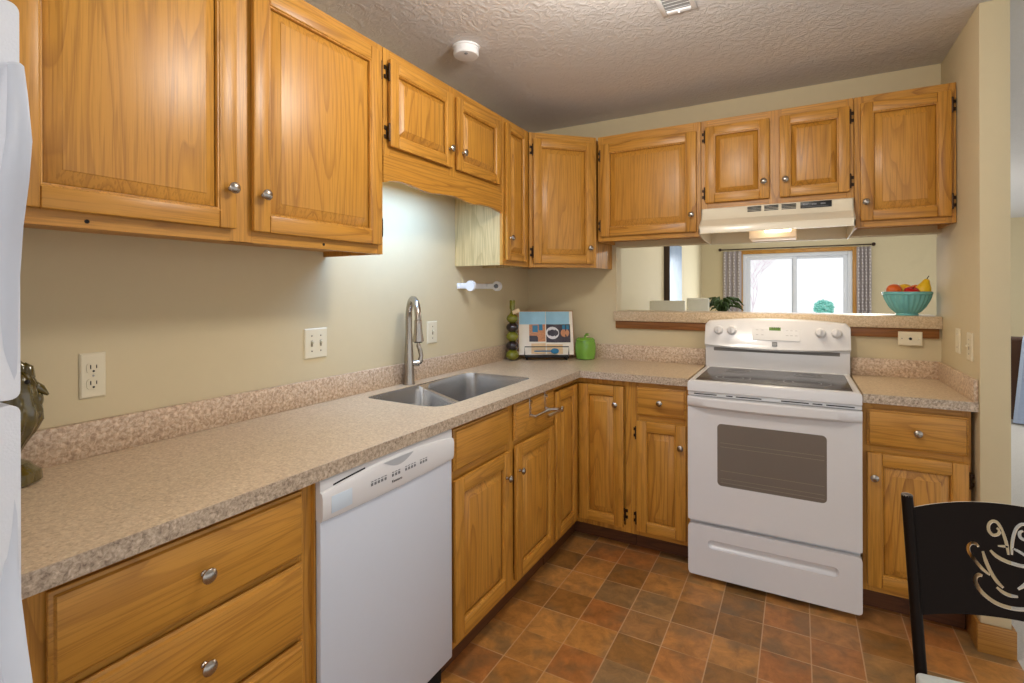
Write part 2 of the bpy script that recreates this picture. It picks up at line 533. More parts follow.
def round_poly(pts, rads, n=5):
    """fillet each corner of a convex polygon"""
    P = []
    m = len(pts)
    for i in range(m):
        p, a, c = Vector(pts[i]), Vector(pts[i - 1]), Vector(pts[(i + 1) % m])
        d1, d2 = (a - p).normalized(), (c - p).normalized()
        r = rads[i] if isinstance(rads, (list, tuple)) else rads
        half = math.acos(max(-1, min(1, d1.dot(d2)))) / 2
        t = r / math.tan(half)
        s0, s1 = p + d1 * t, p + d2 * t
        for k in range(n + 1):
            f = k / n
            q = s0 * (1 - f) ** 2 + p * 2 * f * (1 - f) + s1 * f ** 2
            P.append((q.x, q.y))
    return P


# ------------------------------------------------------------------ setting
ZC = 1.0256          # counter top
H = 2.686            # ceiling
WX = -0.02           # left wall face
RX = 2.4168          # right wall face
YF = 8.0             # far wall of the dining room

struct(MB().box(-0.14, -7.0, -0.12, 2.53, 0.11, 0.0).build('floor', TILE))
struct(MB().box(2.53, -7.0, -0.12, 7.0, 0.11, 0.002).box(-0.14, 0.11, -0.12, 7.0, YF + 0.15, 0.002).build('floor_carpet', CARPET))
struct(MB().box(-0.14, -7.0, H, 7.0, YF + 0.15, H + 0.1).build('ceiling', CEIL))
struct(MB().box(-0.14, -7.0, 0, WX, YF + 0.15, H).build('wall_left', WALL))
OX0, OX1, OZ0, OZ1 = 0.663, RX, 1.290, 1.799
wbk = MB()
wbk.box(WX, 0, 0, OX0, 0.115, H)
wbk.box(OX0, 0, 0, RX, 0.115, OZ0)
wbk.box(OX0, 0, OZ1, RX, 0.115, H)
struct(wbk.build('wall_back', WALL))
struct(MB().box(RX, -0.652, 0, 2.514, 0.115, H, bev=0.004).build('wall_right', WALL))
DX0, DX1, DZ1 = 0.775, 2.640, 2.235
wf = MB()
wf.box(WX, YF, 0, DX0, YF + 0.15, H).box(DX1, YF, 0, 7.0, YF + 0.15, H).box(DX0, YF, DZ1, DX1, YF + 0.15, H)
wf.box(DX0, YF, 0, DX1, YF + 0.15, 0.03)
struct(wf.build('wall_far', WALL))
# oak baseboard round the end of the short right wall
bb = MB()
bb.box(RX - 0.013, -0.667, 0, 2.527, -0.652, 0.118, bev=0.004)
bb.box(RX - 0.013, -0.652, 0, RX, -0.49, 0.118, bev=0.004)
bb.box(2.514, -0.652, 0, 2.527, 0.115, 0.118, bev=0.004)
struct(bb.build('baseboard_right', TRIMOAK))
bb = MB().box(WX, YF - 0.014, 0, DX0 - 0.08, YF, 0.11, bev=0.004).box(DX1 + 0.08, YF - 0.014, 0, 7, YF, 0.11, bev=0.004)
struct(bb.build('baseboard_far', TRIMOAK))
struct(MB().box(WX, 0.115, 0, WX + 0.014, YF - 0.014, 0.11, bev=0.004).build('baseboard_left', OAK_Y))

# oak casing of the patio window
cs = MB()
cs.box(DX0 - 0.075, YF - 0.03, 0, DX0, YF, DZ1 + 0.075, 0, 0.006)
cs.box(DX1, YF - 0.03, 0, DX1 + 0.075, YF, DZ1 + 0.075, 0, 0.006)
cs.box(DX0, YF - 0.03, DZ1, DX1, YF, DZ1 + 0.075, 1, 0.006)
win = struct(cs.build('window_1', [OAK_Z, OAK_X]))
fr = MB()
w = 0.07
fr.box(DX0, YF + 0.02, 0.03, DX0 + w, YF + 0.10, DZ1, 0, 0.006).box(DX1 - w, YF + 0.02, 0.03, DX1, YF + 0.10, DZ1, 0, 0.006)
fr.box(DX0 + w, YF + 0.02, DZ1 - w, DX1 - w, YF + 0.10, DZ1, 0, 0.006).box(DX0 + w, YF + 0.02, 0.03, DX1 - w, YF + 0.10, 0.10, 0, 0.006)
fr.build('window_frame', VINYLW, win)
cx = 1.695
for a, c, yy in ((DX0 + w, cx + 0.045, 0.035), (cx - 0.045, DX1 - w, 0.065)):
    sa = MB()
    y0, y1 = YF + yy, YF + yy + 0.028
    sa.box(a, y0, 0.10, a + 0.07, y1, DZ1 - w, 0, 0.005).box(c - 0.07, y0, 0.10, c, y1, DZ1 - w, 0, 0.005)
    sa.box(a + 0.07, y0, 0.10, c - 0.07, y1, 0.18, 0, 0.005).box(a + 0.07, y0, DZ1 - w - 0.05, c - 0.07, y1, DZ1 - w, 0, 0.005)
    sash = sa.build('window_sash', VINYLW, win)
    gm, gnt, gb = new_mat('clear_pane')
    gb.inputs['Transmission Weight'].default_value = 1.0
    gb.inputs['Base Color'].default_value = (1, 1, 1, 1)
    gb.inputs['Roughness'].default_value = 0.0
    gb.inputs['IOR'].default_value = 1.02
    MB().box(a + 0.07, y0 + 0.011, 0.18, c - 0.07, y0 + 0.017, DZ1 - w - 0.05).build('pane', gm, sash)

# ------------------------------------------------------------------ cabinet pieces (local: x right, y into the wall, z up; face frame front at y = 0)
DT = 0.022           # door thickness, with a small gap to the face frame


def knob(parent, x, z, y=-DT, mat=None):
    prof = [(0.0075, 0), (0.0075, 0.003), (0.0055, 0.006), (0.0055, 0.013), (0.0115, 0.017), (0.0165, 0.021), (0.0165, 0.024), (0.012, 0.0285), (0.006, 0.0305), (0.0005, 0.031)]
    return MB().lathe(prof, (x, y, z), (0, -1, 0), 18).build('knob', mat or NICKEL, parent)


def hinge(parent, x, z, side):
    """exposed leaf hinge on the face frame; side = +1 when the frame lies to the right of the door edge"""
    h = MB()
    h.cyl((x + side * 0.003, -DT * 0.75, z - 0.03), (x + side * 0.003, -DT * 0.75, z + 0.03), 0.0045, seg=8)
    h.sphere((x + side * 0.003, -DT * 0.75, z + 0.033), 0.0045, seg=8).sphere((x + side * 0.003, -DT * 0.75, z - 0.033), 0.0045, seg=8)
    h.box(x + side * 0.002, -0.0055, z - 0.026, x + side * 0.019, 0.0, z - 0.010, 0, 0.001)
    h.box(x + side * 0.002, -0.0055, z + 0.010, x + side * 0.019, 0.0, z + 0.026, 0, 0.001)
    h.box(x + side * 0.002, -0.0055, z - 0.012, x + side * 0.008, 0.0, z + 0.012, 0, 0.001)
    return h.build('hinge', HINGE, parent)


def door(parent, x0, x1, z0, z1, kn=None, hg=None, fw=0.056, name='door', loc=None, rz=0.0, bv=0.036):
    d = MB()
    d.box(x0, -DT, z0, x0 + fw, -0.0045, z1, 0, 0.005)
    d.box(x1 - fw, -DT, z0, x1, -0.0045, z1, 0, 0.005)
    d.box(x0 + fw, -DT, z1 - fw, x1 - fw, -0.0045, z1, 1, 0.005)
    d.box(x0 + fw, -DT, z0, x1 - fw, -0.0045, z0 + fw, 1, 0.005)
    # moulded inner edge of the frame
    R = []
    for ins, y in ((-0.001, -DT + 0.0005), (0.002, -DT + 0.0005), (0.005, -DT + 0.0045), (0.008, -DT + 0.005), (0.010, -DT + 0.0135)):
        a, b_, c, e = x0 + fw - 0.004 + ins, x1 - fw + 0.004 - ins, z0 + fw - 0.004 + ins, z1 - fw + 0.004 - ins
        R.append([(a, y, c), (b_, y, c), (b_, y, e), (a, y, e)])
    d.rings(R, 0, cap0=False, cap1=False, smooth=False)
    o = d.build(name, OAKS, parent)
    p = MB()
    R = []
    f = fw + 0.006
    for ins, y in ((0, -DT + 0.0165), (0.003, -DT + 0.0140), (bv * 0.86, -DT + 0.0040), (bv * 0.86 + 0.002, -DT + 0.0015), (bv * 0.86 + 0.003, -DT + 0.0012)):
        a, b_, c, e = x0 + f + ins, x1 - f - ins, z0 + f + ins, z1 - f - ins
        R.append([(a, y, c), (b_, y, c), (b_, y, e), (a, y, e)])
    p.rings(R, 0, cap0=False, cap1=True, smooth=False)
    p.build('panel', OAK_Z, o)
    if kn: knob(o, *kn)
    if hg:
        hx = x1 if hg > 0 else x0
        if z1 - z0 < 0.5:
            dz = (0.055, 0.055)
        else:
            dz = (0.07, 0.07)
        hinge(o, hx, z0 + dz[0], hg); hinge(o, hx, z1 - dz[1], hg)
    if loc is not None:
        o.location = loc
        o.rotation_euler = (0, 0, rz)
    return o


def drawer_front(parent, x0, x1, z0, z1, kn=None, name='drawer'):
    d = MB()
    R = []
    for ins, y in ((0.004, -0.0035), (0.0, -0.0045), (0.0, -0.011), (0.0015, -0.0125), (0.007, -0.0140), (0.0085, -0.0175), (0.010, -DT + 0.0008), (0.012, -DT)):
        R.append([(x0 + ins, y, z0 + ins), (x1 - ins, y, z0 + ins), (x1 - ins, y, z1 - ins), (x0 + ins, y, z1 - ins)])
    d.rings(R, 0, smooth=False)
    o = d.build(name, OAK_X, parent)
    if kn: knob(o, *kn)
    return o


def face_frame(parent, x0, x1, z0, z1, stiles, rails):
    """stiles: list of (xa, xb); rails: list of (za, zb, xa, xb)"""
    f = MB()
    for a, b_ in stiles:
        f.box(a, 0, z0, b_, 0.019, z1, 0, 0.0012, 1)
    for za, zb, a, b_ in rails:
        f.box(a, 0.0004, za, b_, 0.0186, zb, 1, 0.0008, 1)
    return f.build('face_frame', OAKS, parent)


def box_carcass(parent, x0, x1, z0, z1, depth, drop=0.022, top=True, mats=None):
    c = MB()
    c.box(x0, 0.019, z0, x0 + 0.014, depth, z1, 0)
    c.box(x1 - 0.014, 0.019, z0, x1, depth, z1, 0)
    c.box(x0 + 0.014, 0.019, z0 + drop, x1 - 0.014, depth, z0 + drop + 0.012, 1)
    c.box(x0 + 0.014, depth - 0.008, z0 + drop + 0.012, x1 - 0.014, depth, z1, 0)
    if top:
        c.box(x0 + 0.014, 0.019, z1 - 0.012, x1 - 0.014, depth - 0.008, z1, 1)
    return c.build('carcass', mats or OAKS, parent)


ZB, ZT = 1.645, 2.480
XU = 0.308           # face-frame plane of the left uppers
XB = 0.600           # face-frame plane of the left base run
GU = 'oak wall cabinets'
GB = 'oak base cabinets'
DU = XU - WX - 0.001     # upper depth on left wall


def left_thing(name, label, cat, y, x, group=None):
    return thing(name, label, cat, (x, y, 0), pi / 2, group)   # local x -> +y, local y -> -x


# --- large double-door wall cabinet, nearest the camera (y -3.06 .. -1.915)
y0 = -3.07
c = left_thing('wall_cabinet', 'large oak two-door wall cabinet beside the white refrigerator, above the bare stretch of counter', 'cabinet', y0, XU, GU)
WD = 1.155
box_carcass(c, 0, WD, ZB, ZT, DU)
face_frame(c, 0, WD, ZB, ZT, [(0, 0.045), (WD - 0.03, WD), (0.515, 0.592)], [(ZB, ZB + 0.045, 0.045, WD - 0.03), (ZT - 0.04, ZT, 0.045, WD - 0.03)])
door(c, 0.027, 0.528, 1.680, 2.445, (0.506, 1.795), None, fw=0.052)
door(c, 0.581, 1.130, 1.680, 2.445, (0.611, 1.792), 1, fw=0.056)
for xx in (0.17, 0.86):
    MB().cyl((xx, -0.0008, 1.662), (xx, 0.004, 1.662), 0.005, seg=12).build('screw_hole', DARKGAP, c)

# --- short wall cabinet over the sink with a scalloped valance
y0 = -1.913
c = left_thing('wall_cabinet', 'short oak two-door wall cabinet with scalloped valance above the sink', 'cabinet', y0, XU, GU)
WD = 0.958
z0 = 2.050
box_carcass(c, 0.002, WD - 0.002, z0, ZT, DU)
face_frame(c, 0.002, WD - 0.002, z0, ZT, [(0.002, 0.04), (WD - 0.04, WD - 0.002), (0.44, 0.51)], [(z0, z0 + 0.045, 0.04, WD - 0.04), (ZT - 0.05, ZT, 0.04, WD - 0.04)])
door(c, 0.024, 0.458, 2.084, 2.437, (0.424, 2.168), -1, fw=0.05, bv=0.03)
door(c, 0.493, 0.909, 2.084, 2.437, (0.532, 2.172), None, fw=0.05, bv=0.03)
va = MB()
VAL = [(0.0, 1.936), (0.057, 1.951), (0.113, 1.956), (0.162, 1.955), (0.212, 1.950), (0.259, 1.945), (0.306, 1.943), (0.391, 1.951), (0.479, 1.958), (0.547, 1.954), (0.614, 1.946), (0.674, 1.944), (0.740, 1.952), (0.836, 1.953), (0.958, 1.940)]
prof = []
for i in range(65):
    x = 0.003 + (WD - 0.006) * i / 64
    for (xa, za), (xb, zb_) in zip(VAL, VAL[1:]):
        if xa <= x <= xb:
            f = (x - xa) / (xb - xa)
            f = f * f * (3 - 2 * f)
            prof.append((x, za + (zb_ - za) * f))
            break
outer = prof + [(WD - 0.003, 2.0495), (0.003, 2.0495)]
va.plate(outer, [], 0.0, 0.018, lambda u, v, h: Vector((u, h, v)))
va.build('valance', OAK_X, c)

# under-cabinet lamp behind the valance
lt = left_thing('under_cabinet_lamp', 'slim white fluorescent lamp fixed under the short wall cabinet above the sink', 'lamp', y0, XU)
MB().box(0.03, 0.03, 2.040, 0.69, 0.13, 2.0495 + 0.021, 0, 0.004).build('lamp_housing', PLWHITE, lt)
MB().box(0.05, 0.045, 2.030, 0.67, 0.115, 2.0395, 0, 0.004).build('diffuser', TUBEG, lt)
lamp('sink_light', 'AREA', (0.36, 0.08, 2.026), SINK_E, (0.32, 0.56, 1.0), 0.60, 0.06, (0, 0, 0), lt)

# --- narrow wall cabinet and diagonal corner wall cabinet
y0 = -0.955
c = left_thing('wall_cabinet', 'narrow single-door oak wall cabinet between the sink valance and the corner', 'cabinet', y0, XU, GU)
WD = 0.320
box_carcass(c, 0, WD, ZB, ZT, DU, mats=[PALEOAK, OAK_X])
face_frame(c, 0, WD, ZB, ZT, [(0, 0.045), (WD - 0.063, WD)], [(ZB, ZB + 0.045, 0.045, WD - 0.063), (ZT - 0.05, ZT, 0.045, WD - 0.063)])
door(c, 0.018, 0.268, 1.672, 2.455, (0.048, 1.800), None, fw=0.045, bv=0.03)

A = Vector((XU, -0.634)); Bp = Vector((0.634, -0.308))
c = thing('wall_cabinet', 'tall diagonal corner oak wall cabinet above the cookbook stand', 'cabinet', (A.x, A.y, 0), pi / 4, GU)
LW = (Bp - A).length
q = MB()
inv = Matrix.Rotation(-pi / 4, 3, 'Z')
foot = [(XU - 0.0, -0.633), (0.633, -0.308), (0.633, -0.001), (WX + 0.001, -0.001), (WX + 0.001, -0.633)]
loc2 = [(inv @ (Vector((p[0], p[1], 0)) - Vector((A.x, A.y, 0)))) for p in foot]
loc2 = [(p.x, p.y) for p in loc2]
loc2[0] = (0.016, 0.019); loc2[1] = (LW - 0.016, 0.019)
q.plate(loc2, [], ZB + 0.02, ZT - 0.001, lambda u, v, h: Vector((u, v, h)))
# skirt of the exposed right side down to the bottom edge
s0, s1 = Vector(loc2[1]), Vector(loc2[2])
q.rings([[(s0.x, s0.y, ZB), (s1.x, s1.y, ZB), (s1.x - 0.01, s1.y - 0.01, ZB), (s0.x - 0.012, s0.y, ZB)], [(s0.x, s0.y, ZB + 0.021), (s1.x, s1.y, ZB + 0.021), (s1.x - 0.01, s1.y - 0.01, ZB + 0.021), (s0.x - 0.012, s0.y, ZB + 0.021)]], 0, smooth=False)
q.build('carcass', OAK_Z, c)
face_frame(c, 0, LW, ZB, ZT, [(0.004, 0.05), (LW - 0.05, LW - 0.004)], [(ZB, ZB + 0.04, 0.05, LW - 0.05), (ZT - 0.05, ZT, 0.05, LW - 0.05)])
door(c, 0.026, LW - 0.030, 1.668, 2.440, (LW - 0.062, 1.768), -1, fw=0.052)

# --- back wall uppers
YU = -0.308
DB = -YU - 0.001


def back_thing(name, label, cat, x, y, group=None):
    return thing(name, label, cat, (x, y, 0), 0.0, group)


c = back_thing('wall_cabinet', 'wide single-door oak wall cabinet between the corner and the range hood', 'cabinet', 0.642, YU, GU)
WD = 0.626
zb = 1.812
box_carcass(c, 0, WD, zb, ZT, DB)
face_frame(c, 0, WD, zb, ZT, [(0, 0.035), (WD - 0.04, WD)], [(zb, zb + 0.04, 0.035, WD - 0.04), (ZT - 0.055, ZT, 0.035, WD - 0.04)])
door(c, 0.022, 0.604, 1.840, 2.426, (0.577, 1.938), -1, fw=0.058)
c = back_thing('wall_cabinet', 'short oak two-door wall cabinet directly above the range hood', 'cabinet', 1.270, YU, GU)
WD = 0.740
zb = 1.966
box_carcass(c, 0, WD, zb, ZT, DB, drop=0.001)
face_frame(c, 0, WD, zb, ZT, [(0, 0.035), (WD - 0.032, WD), (0.345, 0.415)], [(zb, zb + 0.045, 0.035, WD - 0.032), (ZT - 0.05, ZT, 0.035, WD - 0.032)])
door(c, 0.024, 0.356, 2.000, 2.438, (0.328, 2.091), -1, fw=0.05, bv=0.026)
door(c, 0.404, 0.722, 2.000, 2.438, (0.432, 2.091), 1, fw=0.05, bv=0.026)
c = back_thing('wall_cabinet', 'single-door oak wall cabinet against the right wall, right of the range hood', 'cabinet', 2.012, YU, GU)
WD = RX - 2.012 - 0.002
zb = 1.815
box_carcass(c, 0, WD, zb, ZT, DB)
face_frame(c, 0, WD, zb, ZT, [(0, 0.04), (WD - 0.04, WD)], [(zb, zb + 0.045, 0.04, WD - 0.04), (ZT - 0.05, ZT, 0.04, WD - 0.04)])
door(c, 0.025, 0.383, 1.846, 2.441, (0.047, 1.938), 1, fw=0.052)

# ------------------------------------------------------------------ base cabinets
ZBB, ZBT = 0.118, 0.9875
TOEX = 0.545


def base_carcass(parent, x0, x1, depth, toe=0.06):
    k = MB()
    k.box(x0, 0.019, ZBB, x0 + 0.014, depth, ZBT, 0)
    k.box(x1 - 0.014, 0.019, ZBB, x1, depth, ZBT, 0)
    k.box(x0 + 0.014, 0.019, ZBB, x1 - 0.014, depth, ZBB + 0.012, 1)
    k.box(x0 + 0.014, depth - 0.008, ZBB + 0.012, x1 - 0.014, depth, ZBT, 0)
    k.build('carcass', OAKS, parent)
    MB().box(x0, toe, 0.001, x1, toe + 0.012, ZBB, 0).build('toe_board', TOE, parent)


DBL = XB - WX - 0.001
y0 = -3.115
c = left_thing('base_cabinet', 'oak base cabinet with a stack of wide drawers, left of the dishwasher', 'cabinet', y0, XB, GB)
WD = 0.607
base_carcass(c, 0, WD, DBL)
xs0, xs1 = 0.037, 0.569
face_frame(c, 0, WD, ZBB, ZBT, [(0, 0.045), (WD - 0.047, WD)], [(0.955, ZBT, 0.045, WD - 0.036), (0.765, 0.815, 0.045, WD - 0.036), (0.555, 0.600, 0.045, WD - 0.036), (0.340, 0.385, 0.045, WD - 0.036), (ZBB, 0.175, 0.045, WD - 0.036)])
for za, zb_ in ((0.798, 0.968), (0.586, 0.779), (0.372, 0.570), (0.150, 0.355)):
    drawer_front(c, xs0, xs1, za, zb_, ((xs0 + xs1) / 2, (za + zb_) / 2 - 0.005))

# sink base (hollow top for the bowls)
y0 = -1.878
MB().box(0.6065, -0.012, ZBB, 0.6112, 0.018, ZBT - 0.002, 0).build('filler_strip', OAK_Z, c)
c = left_thing('base_cabinet', 'oak sink base cabinet with two doors, right of the dishwasher', 'cabinet', y0, XB, GB)
WD = 0.950
base_carcass(c, 0, WD, DBL)
face_frame(c, 0, WD, ZBB, ZBT, [(0, 0.035), (WD - 0.04, WD), (0.43, 0.51)], [(0.955, ZBT, 0.035, WD - 0.04), (0.76, 0.815, 0.035, WD - 0.04), (ZBB, 0.18, 0.035, WD - 0.04)])
drawer_front(c, 0.017, 0.440, 0.806, 0.968, None, 'false_drawer_front')
drawer_front(c, 0.500, 0.932, 0.802, 0.972, None, 'false_drawer_front')
door(c, 0.017, 0.458, 0.150, 0.771, (0.410, 0.660), None, fw=0.062)
door(c, 0.506, 0.932, 0.150, 0.777, (0.532, 0.658), None, fw=0.062)

# over-the-panel chrome towel bar
t = left_thing('towel_bar', 'small chrome over-the-door double towel bar hooked on the right sink panel', 'towel bar', y0, XB)
for xx in (0.640, 0.812):
    tb = MB()
    tb.box(xx - 0.010, -0.0255, 0.885, xx + 0.010, -0.0225, 0.975, 0, 0.0008)
    tb.box(xx - 0.010, -0.0255, 0.9725, xx + 0.010, -0.001, 0.9755, 0, 0.0008)
    tb.cyl((xx, -0.0245, 0.957), (xx, -0.033, 0.957), 0.009, seg=10)
    tb.build('hook', CHROME, t)
br = MB()
br.tube([(0.640, -0.026, 0.893), (0.640, -0.05, 0.888), (0.812, -0.05, 0.888), (0.812, -0.026, 0.893)], 0.0075, 8)
br.tube([(0.812, -0.05, 0.890), (0.830, -0.085, 0.890), (0.820, -0.105, 0.890), (0.670, -0.105, 0.890)], 0.0085, 8)
br.build('bar', CHROME, t)

# L-shaped corner base with two doors meeting in the corner
YB = -0.580          # face-frame plane of the back run
c = thing('base_cabinet', 'oak corner base cabinet with two doors meeting in the inner corner', 'cabinet', (0, 0, 0), 0, GB)
k = MB()
L_ = [(WX + 0.001, -0.927), (XB - 0.02, -0.927), (XB - 0.02, YB + 0.02), (0.930, YB + 0.02), (0.930, -0.001), (WX + 0.001, -0.001)]
k.plate(L_, [], ZBB, ZBT - 0.03, lambda u, v, h: Vector((u, v, h)))
k.build('carcass', OAK_Z, c)
ff = MB()
ff.box(XB - 0.019, -0.927, ZBB, XB, -0.905, ZBT, 0, 0.001, 1)
ff.box(0.900, YB, ZBB, 0.930, YB + 0.019, ZBT, 0, 0.001, 1)
ff.box(XB - 0.019, -0.905, 0.955, XB - 0.0005, YB + 0.019, ZBT, 0).box(XB - 0.019, YB + 0.0005, 0.955, 0.900, YB + 0.019, ZBT, 0)
ff.box(XB - 0.019, -0.905, ZBB, XB - 0.0005, YB + 0.019, 0.16, 0).box(XB - 0.019, YB + 0.0005, ZBB, 0.900, YB + 0.019, 0.16, 0)
ff.build('face_frame', OAKS, c)
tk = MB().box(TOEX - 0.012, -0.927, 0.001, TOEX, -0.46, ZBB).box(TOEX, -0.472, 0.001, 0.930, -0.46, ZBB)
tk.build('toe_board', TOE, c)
door(c, 0.0, 0.302, 0.150, 0.950, (0.008 + 0.012, 0.858), None, fw=0.056, loc=(XB + 0.001, -0.922, 0), rz=pi / 2)
door(c, 0.0, 0.270, 0.150, 0.950, (0.226, 0.846), None, fw=0.056, loc=(XB + 0.022, YB - 0.001, 0), rz=0)
hinge(c, 0.0, 0.0, 1).location = (0.893, YB, 0.225)

c = back_thing('base_cabinet', 'narrow oak base cabinet with one drawer and one door, left of the white range', 'cabinet', 0.931, YB, GB)
WD = 0.318
base_carcass(c, 0, WD, -YB - 0.001, toe=0.11)
face_frame(c, 0, WD, ZBB, ZBT, [(0, 0.05), (WD - 0.03, WD)], [(0.94, ZBT, 0.05, WD - 0.03), (0.755, 0.81, 0.05, WD - 0.03), (ZBB, 0.17, 0.05, WD - 0.03)])
drawer_front(c, 0.036, 0.303, 0.800, 0.957, (0.167, 0.880))
door(c, 0.034, 0.303, 0.148, 0.768, (0.277, 0.650), -1, fw=0.056)

YR = -0.600
c = back_thing('base_cabinet', 'oak base cabinet with one drawer and one door, between the range and the right wall', 'cabinet', 2.018, YR, GB)
WD = RX - 2.018 - 0.016
base_carcass(c, 0, WD, -YR - 0.001, toe=0.09)
face_frame(c, 0, WD, ZBB, ZBT, [(0, 0.04), (WD - 0.03, WD)], [(0.94, ZBT, 0.04, WD - 0.03), (0.745, 0.80, 0.04, WD - 0.03), (ZBB, 0.17, 0.04, WD - 0.03)])
drawer_front(c, 0.016, 0.373, 0.787, 0.954, (0.198, 0.868))
door(c, 0.016, 0.373, 0.148, 0.757, (0.042, 0.648), 1, fw=0.056)

# ------------------------------------------------------------------ countertops
SINK_L = round_poly([(0.075, -1.345), (0.075, -0.955), (0.497, -0.955), (0.497, -1.585)], [0.045, 0.08, 0.07, 0.03], 6)
SINK_S = round_poly([(0.075, -1.785), (0.075, -1.375), (0.497, -1.615), (0.497, -1.800)], [0.05, 0.035, 0.035, 0.10], 6)
SINK_O = round_poly([(0.075, -1.785), (0.075, -0.955), (0.497, -0.955), (0.497, -1.800)], [0.05, 0.08, 0.07, 0.10], 6)
HOLE = round_poly([(0.072, -1.789), (0.072, -0.951), (0.501, -0.951), (0.501, -1.804)], [0.053, 0.083, 0.073, 0.103], 6)
YCF = -0.612
ct = MB()
flat = lambda u, v, h: Vector((u, v, h))
ct.plate([(WX + 0.001, -1.95), (0.634, -1.95), (0.634, -0.80), (WX + 0.001, -0.80)], [HOLE], ZC - 0.038, ZC, flat)
ct.box(WX + 0.001, -3.120, ZC - 0.038, 0.634, -1.95, ZC)
ct.plate([(WX + 0.001, -0.80), (0.634, -0.80), (0.634, YCF), (1.2470, YCF), (1.2470, -0.001), (WX + 0.001, -0.001)], [], ZC - 0.038, ZC, flat)
cto = ct.build('countertop', LAM)
tag(cto, 'long L-shaped speckled tan laminate countertop holding the sink and running into the corner', 'countertop')
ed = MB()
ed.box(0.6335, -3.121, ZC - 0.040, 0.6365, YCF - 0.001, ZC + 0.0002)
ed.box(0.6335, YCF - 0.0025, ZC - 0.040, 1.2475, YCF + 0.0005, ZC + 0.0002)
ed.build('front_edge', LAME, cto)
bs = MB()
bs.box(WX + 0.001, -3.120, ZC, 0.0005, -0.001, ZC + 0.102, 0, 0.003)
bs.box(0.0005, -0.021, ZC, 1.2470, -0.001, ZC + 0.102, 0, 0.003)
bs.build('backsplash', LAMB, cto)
YCR = -0.640
ct = MB()
ct.box(2.0175, YCR, ZC - 0.038, RX - 0.001, -0.001, ZC)
cr = ct.build('countertop', LAM)
tag(cr, 'short speckled tan laminate countertop between the white range and the right wall', 'countertop')
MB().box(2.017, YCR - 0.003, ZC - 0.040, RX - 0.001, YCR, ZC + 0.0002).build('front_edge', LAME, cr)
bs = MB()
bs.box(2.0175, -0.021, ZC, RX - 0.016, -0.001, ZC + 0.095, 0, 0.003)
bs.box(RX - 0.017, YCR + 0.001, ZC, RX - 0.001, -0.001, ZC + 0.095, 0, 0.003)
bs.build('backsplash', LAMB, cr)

# raised bar ledge in the pass-through
ba = MB().box(OX0 - 0.010, -0.034, 1.2915, RX - 0.001, -0.0005, 1.357, 0, 0.004).box(OX0 + 0.001, -0.0005, 1.2915, RX - 0.001, 0.262, 1.357, 0, 0.004)
bar = ba.build('bar_top', LAM)
tag(bar, 'long narrow speckled laminate bar ledge along the bottom of the pass-through opening', 'bar ledge')
MB().box(OX0, -0.020, 1.240, RX - 0.012, -0.001, 1.2913, 0, 0.002).build('apron', oak('dark_oak_apron', 'x', (150, 96, 44), (132, 82, 34), (96, 56, 22)), bar)

# ------------------------------------------------------------------ sink and faucet
sk = thing('sink', 'stainless steel undermount double-bowl sink set into the long countertop', 'sink', (0, 0, 0))


def dip(p):
    """the wall between the bowls is lower than the rim"""
    x, y = p
    f = (x - 0.075) / (0.497 - 0.075)
    mid_ = -1.360 - 0.240 * f                      # centre line of the divider
    dist = max(0.0, abs(y - mid_) - 0.017)
    return 0.024 * max(0.0, 1 - dist / 0.05) ** 1.5


def bowl(poly, depth, ztop):
    cx_ = sum(p[0] for p in poly) / len(poly); cy_ = sum(p[1] for p in poly) / len(poly)
    m = MB()
    R = []
    for k, zz in ((1.0, None), (0.985, ztop - 0.030), (0.97, ztop - depth * 0.7), (0.93, ztop - depth * 0.92), (0.84, ztop - depth), (0.3, ztop - depth - 0.004)):
        R.append([(cx_ + (p[0] - cx_) * k, cy_ + (p[1] - cy_) * k, ztop - dip(p) if zz is None else zz) for p in poly])
    m.rings(R, 0, cap0=False, cap1=True)
    return m, (cx_, cy_, ztop - depth - 0.004)


ztop = ZC - 0.003
m, cl = bowl(SINK_L, 0.235, ztop); m.build('large_bowl', STEEL, sk, 50)
m, cs_ = bowl(SINK_S, 0.17, ztop); m.build('small_bowl', STEEL, sk, 50)
fl = MB()
fl.plate(HOLE, [SINK_O], ztop - 0.004, ztop - 0.0005, lambda u, v, h: Vector((u, v, h)))
fl.build('rim', STEEL, sk)
R = []
for i in range(13):
    f = -0.0 + i / 12
    x = 0.075 + 0.422 * f
    yc = -1.360 - 0.240 * f
    R.append([(x, yc - 0.020, ztop - 0.036), (x, yc - 0.016, ztop - 0.0262), (x, yc, ztop - 0.0240), (x, yc + 0.016, ztop - 0.0262), (x, yc + 0.020, ztop - 0.036)])
MB().rings(R, 0, close=False).build('divider', STEEL, sk)
for q_ in (cl, cs_):
    MB().lathe([(0.045, 0), (0.045, 0.003), (0.036, 0.003), (0.03, 0.0005), (0.002, 0.0005)], q_, seg=20).build('drain', CHROME, sk)

